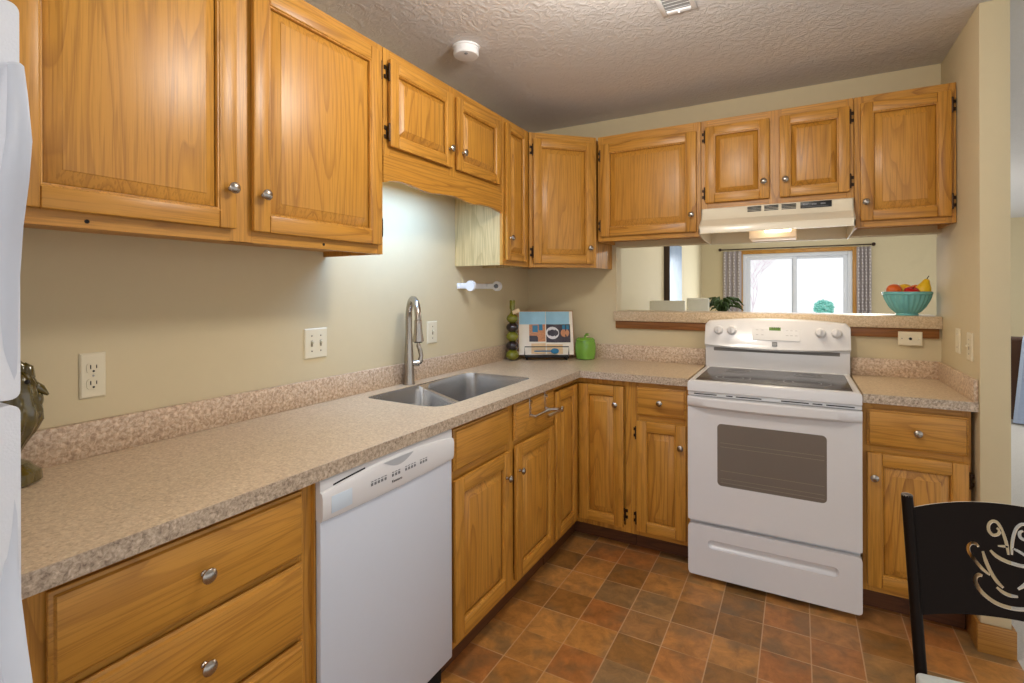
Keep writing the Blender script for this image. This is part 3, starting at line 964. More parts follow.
fc = thing('faucet', 'tall brushed nickel gooseneck pull-down faucet standing behind the sink', 'faucet', (0.037, -1.440, ZC))
dv = Vector((0.80, -0.60, 0))
b1 = MB().lathe([(0.031, 0), (0.031, 0.004), (0.0285, 0.012), (0.026, 0.07), (0.0235, 0.13), (0.0195, 0.20), (0.0175, 0.25), (0.017, 0.262)], (0, 0, 0), seg=24)
b1.build('faucet_body', NICKEL, fc)
pts = []
R0 = 0.098
for i in range(3):
    pts.append(Vector((0, 0, 0.262 + (0.335 - 0.262) * i / 2)))
for i in range(1, 17):
    a = pi * i / 16
    pts.append(dv * (R0 * (1 - cos(a))) + Vector((0, 0, 0.335 + 0.098 * sin(a))))
tip = dv * (2 * R0)
MB().tube(pts, 0.0165, 16).build('spout', NICKEL, fc)
hd = MB().lathe([(0.017, 0), (0.0185, 0.004), (0.0185, 0.03), (0.021, 0.06), (0.0265, 0.092), (0.0265, 0.10), (0.020, 0.104)], tip + Vector((0, 0, 0.335)), (0, 0, -1), 20)
hd.build('spray_head', NICKEL, fc)
MB().lathe([(0.0205, 0), (0.0195, 0.003), (0.002, 0.003)], tip + Vector((0, 0, 0.232)), (0, 0, -1), 18).build('spray_face', BLACK, fc)
pv = Vector((0.6, 0.8, 0))
hb = MB().cyl(pv * 0.018 + Vector((0, 0, 0.105)), pv * 0.052 + Vector((0, 0, 0.105)), 0.0145, 0.0165, 16)
hb.tube([pv * 0.050 + Vector((0, 0, 0.105)), pv * 0.058 + Vector((0, 0, 0.115)), pv * 0.064 + Vector((0, 0, 0.14)), pv * 0.058 + Vector((0, 0, 0.17)), pv * 0.050 + Vector((0, 0, 0.195)), pv * 0.048 + Vector((0, 0, 0.212))],
        [0.014, 0.0145, 0.011, 0.012, 0.012, 0.006], 12)
hb.build('lever_handle', NICKEL, fc)

# ------------------------------------------------------------------ dishwasher
dw = left_thing('dishwasher', 'white built-in dishwasher under the counter, left of the sink base', 'dishwasher', -2.503, XB)
WD = 0.608
MB().box(0.004, 0.02, 0.02, WD - 0.004, 0.58, 0.955, 0).build('tub', DARKGAP, dw)
MB().box(0, -0.030, 0.128, WD, -0.010, 0.872, 0, 0.005).build('door_panel', WHITEM, dw)
# control panel: upper recess strip and bulging front whose lower edge sags in the middle
cp = MB()
N = 36
rng = []
for i in range(N + 1):
    u = i / N
    x = u * WD
    arc = 1 - (2 * u - 1) ** 2
    zl = 0.872 - 0.006 * arc          # lower edge
    zu = 0.978
    zk = 0.946 + 0.020 * arc          # top of the bulge, arched
    rng.append([(x, -0.012, zu + 0.004), (x, -0.026, zu + 0.004), (x, -0.029, zu), (x, -0.0295, zk + 0.004), (x, -0.036, zk), (x, -0.040, zk - 0.012), (x, -0.039, zl + 0.012), (x, -0.035, zl), (x, -0.029, zl - 0.004), (x, -0.012, zl)])
cp.rings(rng, 0)
cpo = cp.build('control_panel', WHITE, dw, 28)


def bulge_top(x):
    u = x / WD
    return 0.946 + 0.020 * (1 - (2 * u - 1) ** 2)


vsl = MB()
vsl.rings([[(x, -0.0310, bulge_top(x) + 0.0045), (x, -0.0292, bulge_top(x) + 0.0045), (x, -0.0292, bulge_top(x) + 0.0085), (x, -0.0310, bulge_top(x) + 0.0085)] for x in (0.045, 0.085, 0.125, 0.165)], 0, smooth=False)
vsl.build('vent_slot', DARKGAP, cpo)
# grip scoop: a flat plate with the scoop's shade in its colour
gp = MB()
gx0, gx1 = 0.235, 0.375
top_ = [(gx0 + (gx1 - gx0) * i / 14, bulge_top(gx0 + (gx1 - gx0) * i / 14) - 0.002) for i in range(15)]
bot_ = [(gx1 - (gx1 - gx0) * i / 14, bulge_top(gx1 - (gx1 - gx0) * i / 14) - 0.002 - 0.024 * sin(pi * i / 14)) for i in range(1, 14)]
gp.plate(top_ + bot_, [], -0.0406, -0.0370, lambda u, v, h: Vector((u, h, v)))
gp.build('grip_recess', plain('painted_grip_shade', srgb(176, 180, 186), 0.5), cpo)
for gx, n in ((0.180, 5), (0.272, 3), (0.335, 4), (0.410, 3)):
    bt = MB()
    for i in range(n):
        bt.box(gx + i * 0.0145, -0.0408, 0.910, gx + i * 0.0145 + 0.008, -0.0390, 0.918)
        bt.box(gx + i * 0.0145, -0.0408, 0.922, gx + i * 0.0145 + 0.009, -0.0390, 0.924)
    bt.build('button_group', GREYPR, cpo)
MB().box(0.030, -0.0404, 0.885, 0.105, -0.0390, 0.932, 0, 0.0003).build('sticker', plain('pale_blue_sticker', srgb(206, 220, 234), 0.4), cpo)


def text_mesh(body, size, name, mat, parent, fn):
    cu = bpy.data.curves.new('t', 'FONT')
    cu.body = body
    cu.size = size
    cu.extrude = 0.0003
    cu.align_x = 'CENTER'
    o = bpy.data.objects.new('t', cu)
    COL.objects.link(o)
    dg = bpy.context.evaluated_depsgraph_get()
    me = bpy.data.meshes.new_from_object(o.evaluated_get(dg))
    bpy.data.objects.remove(o)
    for v in me.vertices:
        v.co = fn(v.co)
    me.materials.clear()
    me.materials.append(mat)
    r = bpy.data.objects.new(name, me)
    COL.objects.link(r)
    r.parent = parent
    return r


text_mesh('Kenmore', 0.0125, 'badge', BLACK, cpo, lambda p: Vector((0.295 + p.x, -0.0401 - p.z, 0.8905 + p.y)))
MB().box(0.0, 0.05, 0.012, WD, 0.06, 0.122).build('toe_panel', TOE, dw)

# ------------------------------------------------------------------ refrigerator (left edge of the picture)
rf = thing('refrigerator', 'white two-door refrigerator with curved handles at the left edge beside the counter', 'refrigerator', (0.0, -3.165, 0))
FW = 0.86
MB().box(0.0, -FW + 0.004, 0.02, 0.70, -0.006, 1.895, 0, 0.012).build('refrigerator_body', FRIDGEM, rf)


def fridge_door(name, za, zb_):
    d = MB()
    d.plate(rrect(za, -FW, zb_, 0.0, 0.012, 5), [], 0.705, 0.780, lambda u, v, h: Vector((h, v, u)))
    o = d.build(name, FRIDGEM, rf)
    bv = o.modifiers.new('bevel', 'BEVEL')
    bv.width = 0.010; bv.segments = 3; bv.limit_method = 'ANGLE'; bv.angle_limit = radians(60)
    return o


d1 = fridge_door('freezer_door', 1.342, 1.912)
d2 = fridge_door('fresh_food_door', 0.10, 1.334)


def paddle(parent, spec):
    """curved handle blade: spec rows (z, stand-off, half width)"""
    R = []
    for z, off, hw in spec:
        xx = 0.780
        R.append([(xx + off - 0.014, -0.010 - hw, z), (xx + off - 0.004, -0.008 - hw * 0.7, z), (xx + off, -0.007, z), (xx + off - 0.001, -0.004, z), (xx + off - 0.014, -0.003, z), (xx - 0.004 + off * 0.2, -0.012, z)])
    m = MB().rings(R, 0)
    return m.build('handle', WHITEM, parent, 60)


paddle(d1, [(1.822, 0.018, 0.006), (1.815, 0.030, 0.008), (1.77, 0.043, 0.012), (1.705, 0.057, 0.018), (1.65, 0.046, 0.022), (1.59, 0.026, 0.022), (1.50, 0.010, 0.018), (1.40, 0.003, 0.014), (1.37, 0.000, 0.01)])
paddle(d2, [(1.20, 0.000, 0.010), (1.12, 0.003, 0.014), (1.06, 0.014, 0.018), (1.00, 0.034, 0.020), (0.94, 0.057, 0.020), (0.88, 0.064, 0.018), (0.80, 0.055, 0.014), (0.74, 0.035, 0.010), (0.73, 0.018, 0.008)])

# ------------------------------------------------------------------ electric range
rg = thing('range', 'white freestanding electric range with smooth glass top between two base cabinets', 'range', (1.258, 0, 0))
W = 0.753
body = MB()
body.box(0.004, -0.640, 0.06, W - 0.004, -0.037, 0.972, 0, 0.004)
body.box(0.06, -0.60, 0.0, 0.10, -0.56, 0.06).box(W - 0.10, -0.60, 0.0, W - 0.06, -0.56, 0.06).box(0.06, -0.10, 0.0, 0.10, -0.06, 0.06).box(W - 0.10, -0.10, 0.0, W - 0.06, -0.06, 0.06)
body.build('range_body', WHITE, rg)
ctp = MB()
R = []
for ins, z in ((0.006, 0.974), (0.0, 0.980), (0.0, 1.020), (0.004, 1.029), (0.012, 1.033), (0.030, 1.033), (0.032, 1.0305)):
    yf = -0.682 + ins * (1.0 if ins < 0.02 else 1.0)
    yb = -0.037 - (0 if ins < 0.02 else 0.088)
    R.append([(ins, yf, z), (W - ins, yf, z), (W - ins, yb, z), (ins, yb, z)])
ctp.rings(R, 0, smooth=False)
cto2 = ctp.build('cooktop_frame', WHITE, rg)
gt = MB().box(0.032, -0.650, 1.0306, W - 0.032, -0.126, 1.0325, 0, 0.0008)
gto = gt.build('glass_cooktop', GLASSTOP, cto2)
for cxx, cyy, rr in ((0.20, -0.50, 0.085), (0.20, -0.23, 0.068), (0.54, -0.49, 0.105), (0.55, -0.22, 0.068)):
    m = MB()
    for r_ in (rr, rr * 0.62):
        pts = [(cxx + r_ * cos(2 * pi * i / 40), cyy + r_ * sin(2 * pi * i / 40)) for i in range(40)]
        pin = [(cxx + (r_ - 0.003) * cos(2 * pi * i / 40), cyy + (r_ - 0.003) * sin(2 * pi * i / 40)) for i in range(40)]
        m.plate(pts, [pin], 1.0326, 1.0329, lambda u, v, h: Vector((u, v, h)))
    m.build('burner_ring', RING, gto)
# vent strip under the cooktop
vs = MB().box(0.0, -0.672, 0.955, W, -0.63, 0.9735, 0, 0.003)
vso = vs.build('vent_strip', WHITE, rg)
sl = MB()
for a, b_ in ((0.03, 0.14), (0.185, 0.215), (0.23, 0.345), (0.43, 0.545), (0.56, 0.60), (0.615, 0.725)):
    sl.box(a, -0.6735, 0.962, b_, -0.6715, 0.967, 0, 0.0005)
sl.build('vent_slot', DARKGAP, vso)
# oven door with window
dr = MB()
WX0, WX1, WZ0, WZ1 = 0.143, 0.617, 0.508, 0.822
wl = []
for p in rrect(WX0, WZ0, WX1, WZ1, 0.02, 4):
    wl.append(p)
# gentle arch of the lower window edge
lower = [(WX0 + 0.01 + (WX1 - WX0 - 0.02) * i / 14, WZ0 - 0.004 * sin(pi * i / 14)) for i in range(15)]
dr.plate(rrect(0.0, 0.312, W, 0.952, 0.006, 2), [wl], -0.676, -0.642, lambda u, v, h: Vector((u, h, v)))
dro = dr.build('oven_door', WHITE, rg)
MB().plate(wl, [], -0.6745, -0.668, lambda u, v, h: Vector((u, h, v))).build('window_glass', OVENGLASS, dro)
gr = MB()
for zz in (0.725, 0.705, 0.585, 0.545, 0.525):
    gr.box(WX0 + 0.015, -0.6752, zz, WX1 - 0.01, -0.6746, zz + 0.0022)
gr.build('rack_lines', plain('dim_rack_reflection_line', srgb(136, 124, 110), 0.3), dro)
# moulded handle across the top of the door
hn = MB()
rng = []
for i in range(31):
    u = i / 30
    x = W * u
    o_ = 0.028 * min(1, sin(pi * u) * 3.0) if 0 < u < 1 else 0.0
    sag = 0.010 * (1 - (2 * u - 1) ** 2)
    rng.append([(x, -0.677, 0.952), (x, -0.682 - o_ * 0.8, 0.951), (x, -0.684 - o_, 0.944), (x, -0.684 - o_, 0.915 - sag), (x, -0.680 - o_ * 0.7, 0.902 - sag), (x, -0.677, 0.898 - sag)])
hn.rings(rng, 0)
hn.build('oven_handle', WHITE, dro, 40)
# storage drawer
sd = MB()
sd.plate(rrect(0.0, 0.030, W, 0.290, 0.018, 4), [rrect(0.096, 0.178, 0.664, 0.222, 0.0215, 6)], -0.676, -0.642, lambda u, v, h: Vector((u, h, v)))
sdo = sd.build('storage_drawer', WHITE, rg)
rc = MB()
R = []
for ins, y in ((0.0, -0.6755), (0.003, -0.668), (0.010, -0.660), (0.016, -0.658)):
    R.append([(p[0], y, p[1]) for p in rrect(0.096 + ins, 0.178 + ins, 0.664 - ins, 0.222 - ins, max(0.004, 0.0215 - ins), 6)])
rc.rings(R, 0, cap0=False)
rc.build('grip_recess', WHITE, sdo)
# backguard: flat riser, shadow slot, bulging control panel with an arched top
bg = MB()
bg.box(0.002, -0.095, 1.026, W - 0.002, -0.037, 1.150, 0, 0.003)
bg.build('backguard', WHITE, rg)
MB().box(0.05, -0.0965, 1.130, W - 0.05, -0.094, 1.150, 0, 0.0005).build('vent_slot', plain('grey_shadow_strip', srgb(120, 118, 116), 0.6), rg)  # grey strip: the slot's shadow put into its colour
pn = MB()
rng = []
N = 40
for i in range(N + 1):
    u = i / N
    x = W * u
    arch = 1 - (2 * u - 1) ** 2
    top = 1.309 + 0.023 * arch
    e = min(1.0, min(u, 1 - u) / 0.02)
    top -= 0.018 * (1 - e) ** 2
    low = 1.164 - 0.016 * arch
    rng.append([(x, -0.037, low), (x, -0.108 - 0.006 * arch, low - 0.004), (x, -0.118 - 0.006 * arch, low + 0.006), (x, -0.112, low + 0.03), (x, -0.088, top - 0.014), (x, -0.080, top - 0.004), (x, -0.066, top), (x, -0.037, top)])
pn.rings(rng, 0)
pno = pn.build('control_panel', WHITE, rg, 30)
MB().box(0.002, -0.095, 1.1505, W - 0.002, -0.037, 1.170, 0).build('panel_neck', WHITE, rg)


def pp(x, z, out=0.0):
    """a point on the sloping control face"""
    t = (z - 1.19) / (1.29 - 1.19)
    return Vector((x, -0.113 + 0.024 * t - out, z + out * 0.22))


for kx in (0.078, 0.152, 0.612, 0.688):
    nrm = Vector((0, -1, 0.24)).normalized()
    o = MB().lathe([(0.028, 0), (0.028, 0.003), (0.0245, 0.006), (0.0230, 0.020), (0.019, 0.0235), (0.002, 0.024)], pp(kx, 1.256), nrm, 24).build('control_knob', WHITE, pno)
    a = radians(75 if kx > 0.4 else 60)
    m = MB()
    m.box(-0.0045, -0.006, -0.018, 0.0045, 0.002, 0.018, 0, 0.002, rot=Matrix.Rotation(0.1, 3, 'Y'))
    for v in m.bm.verts:
        v.co = v.co + pp(kx, 1.256, 0.026)
    m.build('knob_grip', WHITE, o)
# inset display plate, clock, keys and square badge
def on_panel(x0, z0, x1, z1, out0, out1, mb):
    R = []
    for o_ in (out0, out1):
        R.append([pp(x0, z0, o_), pp(x1, z0, o_), pp(x1, z1, o_), pp(x0, z1, o_)])
    mb.rings(R, 0, smooth=False)
    return mb


pl_ = on_panel(0.264, 1.206, 0.512, 1.306, -0.002, 0.0022, MB()).build('display_plate', plain('white_membrane', srgb(238, 238, 238), 0.3), pno)
on_panel(0.264, 1.3035, 0.512, 1.306, 0.0018, 0.0036, MB()).build('plate_lip', plain('grey_plate_lip', srgb(186, 184, 182), 0.4), pl_)
on_panel(0.354, 1.262, 0.414, 1.287, 0.002, 0.003, MB()).build('clock_display', LCD, pl_)
dg_ = MB()
for i, x in enumerate((0.369, 0.380, 0.393, 0.402)):
    on_panel(x, 1.267, x + 0.002, 1.282, 0.0028, 0.0033, dg_)
    on_panel(x, 1.274, x + 0.006, 1.2758, 0.0028, 0.0033, dg_)
dg_.build('clock_digits', LCDDIG, pl_)
ky = MB()
for x in (0.284, 0.312, 0.440, 0.462, 0.486):
    for z in (1.234, 1.262, 1.278):
        on_panel(x, z, x + 0.013, z + 0.0035, 0.002, 0.0026, ky)
ky.build('key_marks', plain('pale_grey_print', srgb(200, 200, 200), 0.5), pl_)
bd = MB()
on_panel(0.370, 1.172, 0.396, 1.197, -0.002, 0.003, bd)
bdo = bd.build('badge', GREYPR, pno)
bl = MB()
for z in (1.177, 1.183, 1.189):
    on_panel(0.373, z, 0.393, z + 0.0022, 0.0028, 0.0034, bl)
bl.build('badge_lines', plain('silver_print', srgb(196, 196, 196), 0.4), bdo)

# ------------------------------------------------------------------ range hood
hx = thing('range_hood', 'almond under-cabinet range hood with a lit lens above the range', 'range hood', (1.278, 0, 0))
HW = 0.728
sh = MB()
side = [(-0.002, 1.965), (-0.340, 1.965), (-0.346, 1.960), (-0.354, 1.924), (-0.372, 1.898), (-0.430, 1.866), (-0.448, 1.852), (-0.452, 1.842), (-0.452, 1.812)]
rng = []
for i in range(2):
    x = HW * i
    rng.append([(x, p[0], p[1]) for p in side])
# outer skin as an open shell with thickness
ins = [(-0.010, 1.957), (-0.332, 1.957), (-0.338, 1.954), (-0.346, 1.920), (-0.367, 1.892), (-0.425, 1.860), (-0.442, 1.848), (-0.446, 1.840), (-0.446, 1.812)]
loop = side + list(reversed(ins))
sh.rings([[(0, p[0], p[1]) for p in loop], [(HW, p[0], p[1]) for p in loop]], 0, smooth=False)
for x0_, x1_ in ((0.0, 0.006), (HW - 0.006, HW)):
    pr_ = side + [(-0.440, 1.808), (-0.30, 1.792), (-0.002, 1.784)]
    sh.rings([[(x0_, p[0], p[1]) for p in pr_], [(x1_, p[0], p[1]) for p in pr_]], 0, smooth=False)
sh.box(0.006, -0.008, 1.786, HW - 0.006, -0.002, 1.955)
sh.build('hood_shell', ALMOND, hx, 25)
MB().box(0.006, -0.405, 1.862, HW - 0.006, -0.012, 1.866).build('inner_pan', ALMOND, hx)
for x0_ in (0.240, 0.323, 0.406):
    v_ = MB()
    for k in range(4):
        v_.box(x0_, -0.3545, 1.929 + k * 0.0078, x0_ + 0.068, -0.340, 1.9335 + k * 0.0078, 0, 0.0005)
    v_.build('vent_grille', BLACK, hx)
cpn = MB().box(0.494, -0.3560, 1.927, 0.634, -0.344, 1.960, 0, 0.001).build('switch_panel', BLACK, hx)
mk = MB()
for x in (0.505, 0.545, 0.585):
    mk.box(x, -0.3568, 1.942, x + 0.022, -0.3555, 1.950, 0, 0.0005)
mk.box(0.50, -0.3565, 1.9325, 0.62, -0.3558, 1.9345)
mk.build('rocker_switch', GREYPR, cpn)
lz = MB().box(0.245, -0.33, 1.782, 0.475, -0.14, 1.8615, 0, 0.006)
lzo = lz.build('lamp_cover', plain('frosted_lamp_cover', srgb(226, 214, 196), 0.5, emit=srgb(255, 206, 150), estr=0.28), hx)
MB().box(0.325, -0.333, 1.812, 0.450, -0.300, 1.832, 0, 0.004).build('lamp_lens', HOODG, lzo)
lamp('hood_bulb', 'POINT', (0.36, -0.385, 1.838), 0.30, (1.0, 0.80, 0.58), 0.015, parent=hx)
lamp('hood_light', 'AREA', (0.36, -0.24, 1.779), HOOD_E, (1.0, 0.84, 0.62), 0.2, 0.16, (0, 0, 0), hx)

# ------------------------------------------------------------------ wall plates
def plate_frame(name, label, cat, loc, rz):
    return thing(name, label, cat, loc, rz)


def cover(parent, w_, h_, mat=IVORY):
    m = MB()
    R = []
    for ins, y in ((0, -0.0005), (0, -0.003), (0.004, -0.0065)):
        R.append([(-w_ / 2 + ins, y, -h_ / 2 + ins), (w_ / 2 - ins, y, -h_ / 2 + ins), (w_ / 2 - ins, y, h_ / 2 - ins), (-w_ / 2 + ins, y, h_ / 2 - ins)])
    m.rings(R, 0, smooth=False)
    return m.build('cover_plate', mat, parent)


def screw(parent, x, z):
    return MB().lathe([(0.0032, 0), (0.0028, 0.001), (0.0003, 0.0012)], (x, -0.0065, z), (0, -1, 0), 10).build('screw', NICKEL, parent)


def toggle(parent, x):
    MB().box(x - 0.005, -0.0072, -0.013, x + 0.005, -0.0062, 0.013, 0, 0.0004).build('toggle_slot', plain('tan_toggle_slot', srgb(150, 138, 112), 0.6), parent)
    MB().box(x - 0.0038, -0.018, 0.0, x + 0.0038, -0.006, 0.009, 0, 0.0015, rot=Matrix.Rotation(0.35, 3, 'X')).build('toggle', IVORY, parent)
    screw(parent, x, 0.032); screw(parent, x, -0.032)


o = plate_frame('outlet', 'ivory duplex outlet on the left wall above the counter, nearest the rooster', 'outlet', (WX, -2.7605, 1.2565), pi / 2)
cover(o, 0.064, 0.130)
for z in (0.022, -0.024):
    m = MB().plate(rrect(-0.017, z - 0.0165, 0.017, z + 0.0165, 0.012, 5), [], -0.0085, -0.006, lambda u, v, h: Vector((u, h, v)))
    rc_ = m.build('receptacle', IVORY, o)
    s_ = MB().box(-0.0085, -0.0092, z - 0.003, -0.006, -0.0082, z + 0.009).box(0.006, -0.0092, z - 0.002, 0.0082, -0.0082, z + 0.008)
    s_.cyl((0, -0.0082, z - 0.0095), (0, -0.0092, z - 0.0095), 0.003, seg=10)
    s_.build('slots', DARKGAP, rc_)
screw(o, 0, -0.001)
o = plate_frame('light_switch', 'ivory double toggle switch plate on the left wall, left of the faucet', 'light switch', (WX, -1.972, 1.279), pi / 2)
cover(o, 0.116, 0.126); toggle(o, -0.023); toggle(o, 0.023)
o = plate_frame('light_switch', 'ivory single toggle switch plate on the left wall behind the faucet', 'light switch', (WX, -1.180, 1.269), pi / 2)
cover(o, 0.088, 0.122); toggle(o, 0.0)
o = plate_frame('cable_outlet', 'ivory cable outlet plate lying sideways under the bar ledge', 'outlet', (2.282, -0.0215, 1.2365), 0)
# mounted just under the apron, tilted level
cover(o, 0.104, 0.074)
MB().lathe([(0.007, 0), (0.007, 0.004), (0.0045, 0.004), (0.0045, 0.012), (0.0005, 0.012)], (0, -0.0065, 0), (0, -1, 0), 12).build('jack', BLACK, o)
screw(o, -0.036, 0); screw(o, 0.036, 0)
o = plate_frame('blank_plate', 'ivory blank wall plate on the right wall, farther from the camera than the switch', 'wall plate', (RX, -0.335, 1.258), -pi / 2)
cover(o, 0.068, 0.116); screw(o, 0, 0.03); screw(o, 0, -0.03)
o = plate_frame('light_switch', 'ivory single toggle switch plate on the right wall above the short counter', 'light switch', (RX, -0.527, 1.248), -pi / 2)
cover(o, 0.078, 0.122); toggle(o, 0.0)

# ------------------------------------------------------------------ paper-towel holder
t = left_thing('paper_towel_holder', 'empty white plastic paper towel holder mounted on the wall under the narrow cabinet', 'paper towel holder', -0.92, WX)
MB().box(-0.02, -0.012, 1.512, 0.33, -0.0005, 1.546, 0, 0.004).build('mounting_bar', PLWHITE, t)
for xx in (0.0, 0.305):
    m = MB().box(xx - 0.009, -0.090, 1.512, xx + 0.009, -0.010, 1.546, 0, 0.005)
    m.cyl((xx - 0.011, -0.090, 1.529), (xx + 0.011, -0.090, 1.529), 0.031, seg=24)
    arm = m.build('arm', PLWHITE, t)
    hs = 1 if xx < 0.1 else -1
    MB().cyl((xx + hs * 0.0105, -0.090, 1.529), (xx + hs * 0.024, -0.090, 1.529), 0.015, 0.011, 16).build('roll_hub', PLWHITE if xx < 0.1 else GREYPR, arm)

# ------------------------------------------------------------------ bottle of stacked glass balls
bt = thing('decorative_bottle', 'tall olive green bottle shaped like stacked olives in the counter corner', 'bottle', (0.062, -0.400, ZC))
balls = [(0.047, 0.037), (0.044, 0.100), (0.044, 0.163), (0.043, 0.225), (0.041, 0.285)]
for i, (r, z) in enumerate(balls):
    g = MB().sphere((0, 0, z), r, 0, (1, 1, 0.80), 20)
    g.build('glass_ball', OLIVEBLK if i in (1, 3) else OLIVEGL, bt)
MB().lathe([(0.026, 0), (0.019, 0.012), (0.014, 0.02), (0.014, 0.045)], (0, 0, 0.306), seg=16).build('neck', OLIVEGL, bt)
MB().lathe([(0.019, 0), (0.019, 0.055), (0.016, 0.060), (0.001, 0.060)], (0, 0, 0.350), seg=16).build('stopper', OLIVEGL, bt)
MB().box(0.016, -0.030, 0.322, 0.072, -0.026, 0.348, 0, 0.001, rot=Matrix.Rotation(-0.35, 3, 'Y')).build('tag', LABELP, bt)

# ------------------------------------------------------------------ cookbook on a wire stand
BKX, BKY, BKR = 0.232, -0.225, radians(29)
st = thing('cookbook_stand', 'black wire cookbook stand in the counter corner beside the bottle', 'book stand', (BKX, BKY, ZC), BKR)
lean = 0.34
m = MB()
hw = 0.150
m.tube([(-hw, -0.072, 0.034), (-hw, -0.072, 0.092), (hw, -0.072, 0.092), (hw, -0.072, 0.034)], 0.0034, 8)
m.box(-hw, -0.078, 0.018, hw, -0.010, 0.031, 0, 0.003)
for xx in (-hw, hw):
    m.tube([(xx, -0.072, 0.022), (xx * 0.9, -0.06, 0.006), (xx * 0.9, -0.040, 0.004), (xx * 0.85, 0.06, 0.004)], 0.003, 8)
    m.sphere((xx * 0.9, -0.062, 0.008), 0.008, seg=10)
m.tube([(-0.10, -0.006, 0.024), (-0.10, 0.085, 0.30), (0.10, 0.085, 0.30), (0.10, -0.006, 0.024)], 0.003, 8)
m.tube([(0.0, 0.085, 0.30), (0.0, 0.11, 0.004)], 0.003, 8)
m.build('wire_frame', IRON, st)
sp = MB()
sp.tube([(-0.085, -0.076, 0.062), (0.03, -0.076, 0.063)], 0.004, 8)
sp.sphere((0.055, -0.076, 0.063), 0.026, 0, (1.1, 0.15, 0.72), 14)
sp.build('spoon_ornament', PTEAL, st)

bk = thing('cookbook', 'open cookbook with food photographs resting on the wire stand', 'book', (BKX, BKY, ZC), BKR)


def page_pt(s, v, out, side):
    """s 0 at the spine .. 1 outer edge; v up the leaning page"""
    w_ = 0.188
    x = side * s * w_
    bulge = 0.020 * sin(min(1, s * 1.35) * pi * 0.78) * (1 - 0.35 * s)
    yy = -0.034 - bulge - out
    z = 0.034 + v * 0.292
    return Vector((x, yy + v * 0.292 * 0.34, z))


for side in (-1, 1):
    m = MB()
    NS = 14
    Rg = []
    for i in range(NS + 1):
        s_ = i / NS
        Rg.append([page_pt(s_, 0, 0, side), page_pt(s_, 1, 0, side), page_pt(s_, 1, -0.020 - 0.012 * sin(s_ * pi), side), page_pt(s_, 0, -0.020 - 0.012 * sin(s_ * pi), side)])
    m.rings(Rg, 0, smooth=False)
    pg = m.build('page_block', PAPER, bk, 30)

    def patch(s0, s1, v0, v1, mat, out=0.0006, name='printed_picture'):
        q = MB()
        n = 8
        q.rings([[page_pt(s0 + (s1 - s0) * i / n, v0, out, side), page_pt(s0 + (s1 - s0) * i / n, v1, out, side)] for i in range(n + 1)], 0, close=False)
        return q.build(name, mat, pg)

    def disc(sc_, vc, rs, mat, out):
        q = MB()
        R_ = []
        for k in (1.0, 0.02):
            R_.append([page_pt(sc_ + rs * k * cos(2 * pi * i / 20), vc + rs * 0.60 * k * sin(2 * pi * i / 20), out, side) for i in range(20)])
        q.rings(R_, 0, cap0=False, cap1=True)
        q.build('printed_dish', mat, pg)
    if side < 0:
        patch(0.01, 0.98, 0.70, 1.0, PBLUE)
        patch(0.02, 0.62, 0.30, 0.70, PORANGE)
        patch(0.30, 0.50, 0.52, 0.68, PTEAL, 0.0010)
        patch(0.12, 0.26, 0.56, 0.70, PTEAL, 0.0010)
        patch(0.30, 0.62, 0.30, 0.44, PDARK, 0.0010)
        disc(0.22, 0.46, 0.13, PORANGE, 0.0014)
        patch(0.02, 0.55, 0.02, 0.26, PTAN)
    else:
        patch(0.01, 0.88, 0.70, 1.0, PBLUE)
        patch(0.01, 0.90, 0.28, 0.70, PDARK)
        disc(0.24, 0.50, 0.24, PWHITE, 0.0010)
        disc(0.24, 0.50, 0.13, PDARK, 0.0014)
        disc(0.70, 0.50, 0.16, PORANGE, 0.0010)
        patch(0.60, 0.86, 0.58, 0.68, PTEAL, 0.0012)
        patch(0.02, 0.60, 0.02, 0.24, PTAN)
m = MB()
for side in (-1, 1):
    m.rings([[page_pt(0, -0.02, -0.024, side), page_pt(0, 1.02, -0.024, side), page_pt(0, 1.02, -0.028, side), page_pt(0, -0.02, -0.028, side)],
             [page_pt(1.04, -0.02, -0.024, side), page_pt(1.04, 1.02, -0.024, side), page_pt(1.04, 1.02, -0.028, side), page_pt(1.04, -0.02, -0.028, side)]], 0, smooth=False)
m.build('book_cover', plain('tan_book_cover', srgb(170, 120, 70), 0.6), bk)

# ------------------------------------------------------------------ green pepper canister
gc = thing('pepper_canister', 'green ceramic canister shaped like a bell pepper right of the cookbook', 'canister', (0.478, -0.110, ZC))
m = MB().lathe([(0.042, 0.0), (0.060, 0.005), (0.068, 0.04), (0.070, 0.08), (0.068, 0.110), (0.062, 0.128)], (0, 0, 0), seg=40, flute=5, amp=0.05)
m.build('jar', APPLEGREEN, gc)
m = MB().lathe([(0.063, 0.0), (0.063, 0.008), (0.050, 0.022), (0.020, 0.019), (0.005, 0.014)], (0, 0, 0.1285), seg=40, flute=5, amp=0.06)
lid = m.build('lid', APPLEGREEN, gc)
MB().tube([(0, 0, 0.142), (-0.002, 0, 0.160), (0.006, 0, 0.172), (0.022, 0, 0.170)], [0.011, 0.008, 0.008, 0.009], 10).build('stem', APPLEGREEN, lid)

